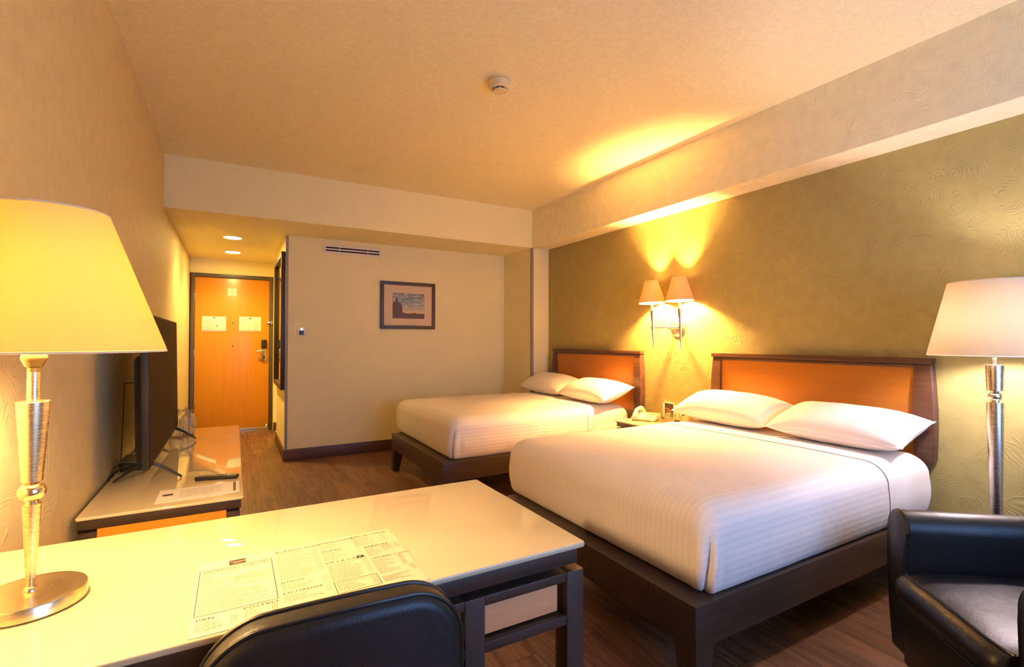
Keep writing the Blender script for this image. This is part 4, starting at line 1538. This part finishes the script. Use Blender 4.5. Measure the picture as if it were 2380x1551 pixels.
wrapped_glass(-0.325, 3.905, 'drinking glass in a clear plastic bag, half hidden behind the television', 5.0)

# ================================================================== DESK CHAIR (seen from behind)
t = thing('desk_chair', 'low black leather chair tucked under the front of the desk', 'chair', (0.168, 0.883, 0), math.radians(-2.5))
# back: slab in the local xz plane, thickness along y; M maps (x, y, z) of the slab to (x, z, -y)
def back_slab(name, hx, z0, z1, y0, y1, r, er, m, lean=0.0):
    b = new()
    hz = (z1 - z0) / 2
    slab(b, hx, hz, -y1, -y0, r, er, None, nc=14, ns=14, ne=8)
    b.transform(Matrix.Translation((0, 0, (z0 + z1) / 2)) @ Matrix.Rotation(PI / 2, 4, 'X'))
    # gentle wrap: the sides come forward (+y) and the top dips towards one side
    for v in b.verts:
        f = v.co.x / hx
        v.co.y += 0.020 * f * f
        v.co.z -= 0.016 * f * f * max(0, (v.co.z - z0) / (z1 - z0))
    return obj(name, b, m, t, 60)
back_slab('backrest', 0.222, 0.36, 0.780, -0.030, 0.040, 0.105, 0.026, M_leather)
def outline(hx, z0, z1, r, y, inset):
    pts = []
    hz = (z1 - z0) / 2
    for x, z in rrect(hx - inset, hz - inset, r - inset, 14, 10):
        f = x / hx
        zz = z + (z0 + z1) / 2
        pts.append(Vector((x, y + 0.020 * f * f, zz - 0.016 * f * f * max(0, (zz - z0) / (z1 - z0)))))
    return pts
for y in (-0.0165, 0.030):
    b = new()
    tube(b, outline(0.222, 0.36, 0.780, 0.105, y, 0.0015), 0.0042, 8, True)
    obj('piping', b, M_piping, t)
b = new()
slab(b, 0.225, 0.215, 0.375, 0.465, 0.06, 0.03, Matrix.Translation((0, 0.245, 0)), nc=8)
obj('seat', b, M_leather, t)
b = new()
slab(b, 0.210, 0.205, 0.330, 0.374, 0.03, 0.006, Matrix.Translation((0, 0.245, 0)))
obj('seat_frame', b, M_wenge, t)
for x in (-0.185, 0.185):
    for y in (0.07, 0.41):
        b = new()
        loft(b, [[Vector((x + sx * 0.017, y + sy * 0.017, 0)) for sx, sy in ((-1, -1), (1, -1), (1, 1), (-1, 1))], [Vector((x + sx * 0.024, y + sy * 0.024, 0.335)) for sx, sy in ((-1, -1), (1, -1), (1, 1), (-1, 1))]])
        obj('leg', b, M_wengez, t)

# ================================================================== ARMCHAIR
t = thing('armchair', 'black leather tub armchair in the right corner by the floor lamp', 'armchair', (2.231, 0.410, 0), math.radians(-130))
# local: -y is the front, +x the arm nearer the camera
def arm(xc):
    b = new()
    # profile in xz, bulging rounded top
    prof = []
    hw = 0.062
    for k in range(17):
        a = PI * k / 16
        prof.append((hw * math.cos(a), 0.548 + 0.064 * math.sin(a)))
    left = [(-0.060, 0.50), (-0.054, 0.44), (-0.048, 0.36), (-0.046, 0.25), (-0.046, 0.10)]
    right = [(-x, z) for x, z in left[::-1]]
    poly_ = prof + left + right
    rings = []
    for y, s in ((-0.380, 0.90), (-0.376, 0.97), (-0.366, 1.0), (-0.1, 1.0), (0.15, 1.0), (0.37, 0.98)):
        rings.append([Vector((xc + x * s, y + (0.012 * ((z - 0.35) / 0.25) ** 2 if y < -0.3 else 0), 0.10 + (z - 0.10) * (1 - (1 - s) * 0.14))) for x, z in poly_])
    loft(b, rings)
    a = obj('arm', b, M_leather, t, 50)
    b = new()
    tube(b, [r + Vector((0, 0.003, 0)) for r in [v.copy() for v in rings[1]]], 0.0042, 8, True)
    obj('piping', b, M_piping, a)
arm(-0.297)
arm(0.297)
# front rail under the cushion
b = new()
box(b, -0.232, 0.232, -0.388, 0.30, 0.09, 0.298, 0.008)
obj('seat_base', b, M_leather, t)
# cushion with a bullnose that overhangs the front
b = new()
rings = []
NX = 30
pr_ = [(0.30, 0.300), (-0.372, 0.300), (-0.392, 0.305), (-0.416, 0.322), (-0.431, 0.345), (-0.436, 0.368), (-0.431, 0.392), (-0.417, 0.408), (-0.398, 0.416), (-0.33, 0.424), (-0.15, 0.432), (0.05, 0.430), (0.30, 0.420)]
for i in range(NX + 1):
    f = -1 + 2 * i / NX
    x = 0.232 * f
    e = 1 - 0.10 * abs(f) ** 6
    ring = []
    for y, z in pr_:
        zz = 0.300 + (z - 0.300) * e
        if y < -0.2:
            y = y + 0.022 * abs(f) ** 8 * (1 if y < -0.36 else 0.5)
        if z > 0.40:
            zz += 0.004 * noise.noise(Vector((x * 9, y * 7, 2)))
        ring.append(Vector((x, y, zz)))
    rings.append(ring)
loft(b, rings)
cu = obj('seat_cushion', b, M_leather, t, 60)
b = new()
tube(b, [r[8] + Vector((0, 0, 0.0015)) for r in rings], 0.0045, 8)
tube(b, [r[3] + Vector((0, -0.001, -0.001)) for r in rings], 0.0030, 8)
obj('piping', b, M_piping, cu)
# backrest
b = new()
slab(b, 0.340, 0.300, -0.060, 0.060, 0.10, 0.045, Matrix.Translation((0, 0.335, 0.485)) @ Matrix.Rotation(PI / 2 + 0.14, 4, 'X'), nc=10, ns=8)
obj('backrest', b, M_leather, t)
for x in (-0.28, 0.28):
    for y in (-0.31, 0.31):
        b = new()
        loft(b, [[Vector((x + sx * 0.016, y + sy * 0.016, 0)) for sx, sy in ((-1, -1), (1, -1), (1, 1), (-1, 1))], [Vector((x + sx * 0.024, y + sy * 0.024, 0.104)) for sx, sy in ((-1, -1), (1, -1), (1, 1), (-1, 1))]])
        obj('leg', b, M_wengez, t)
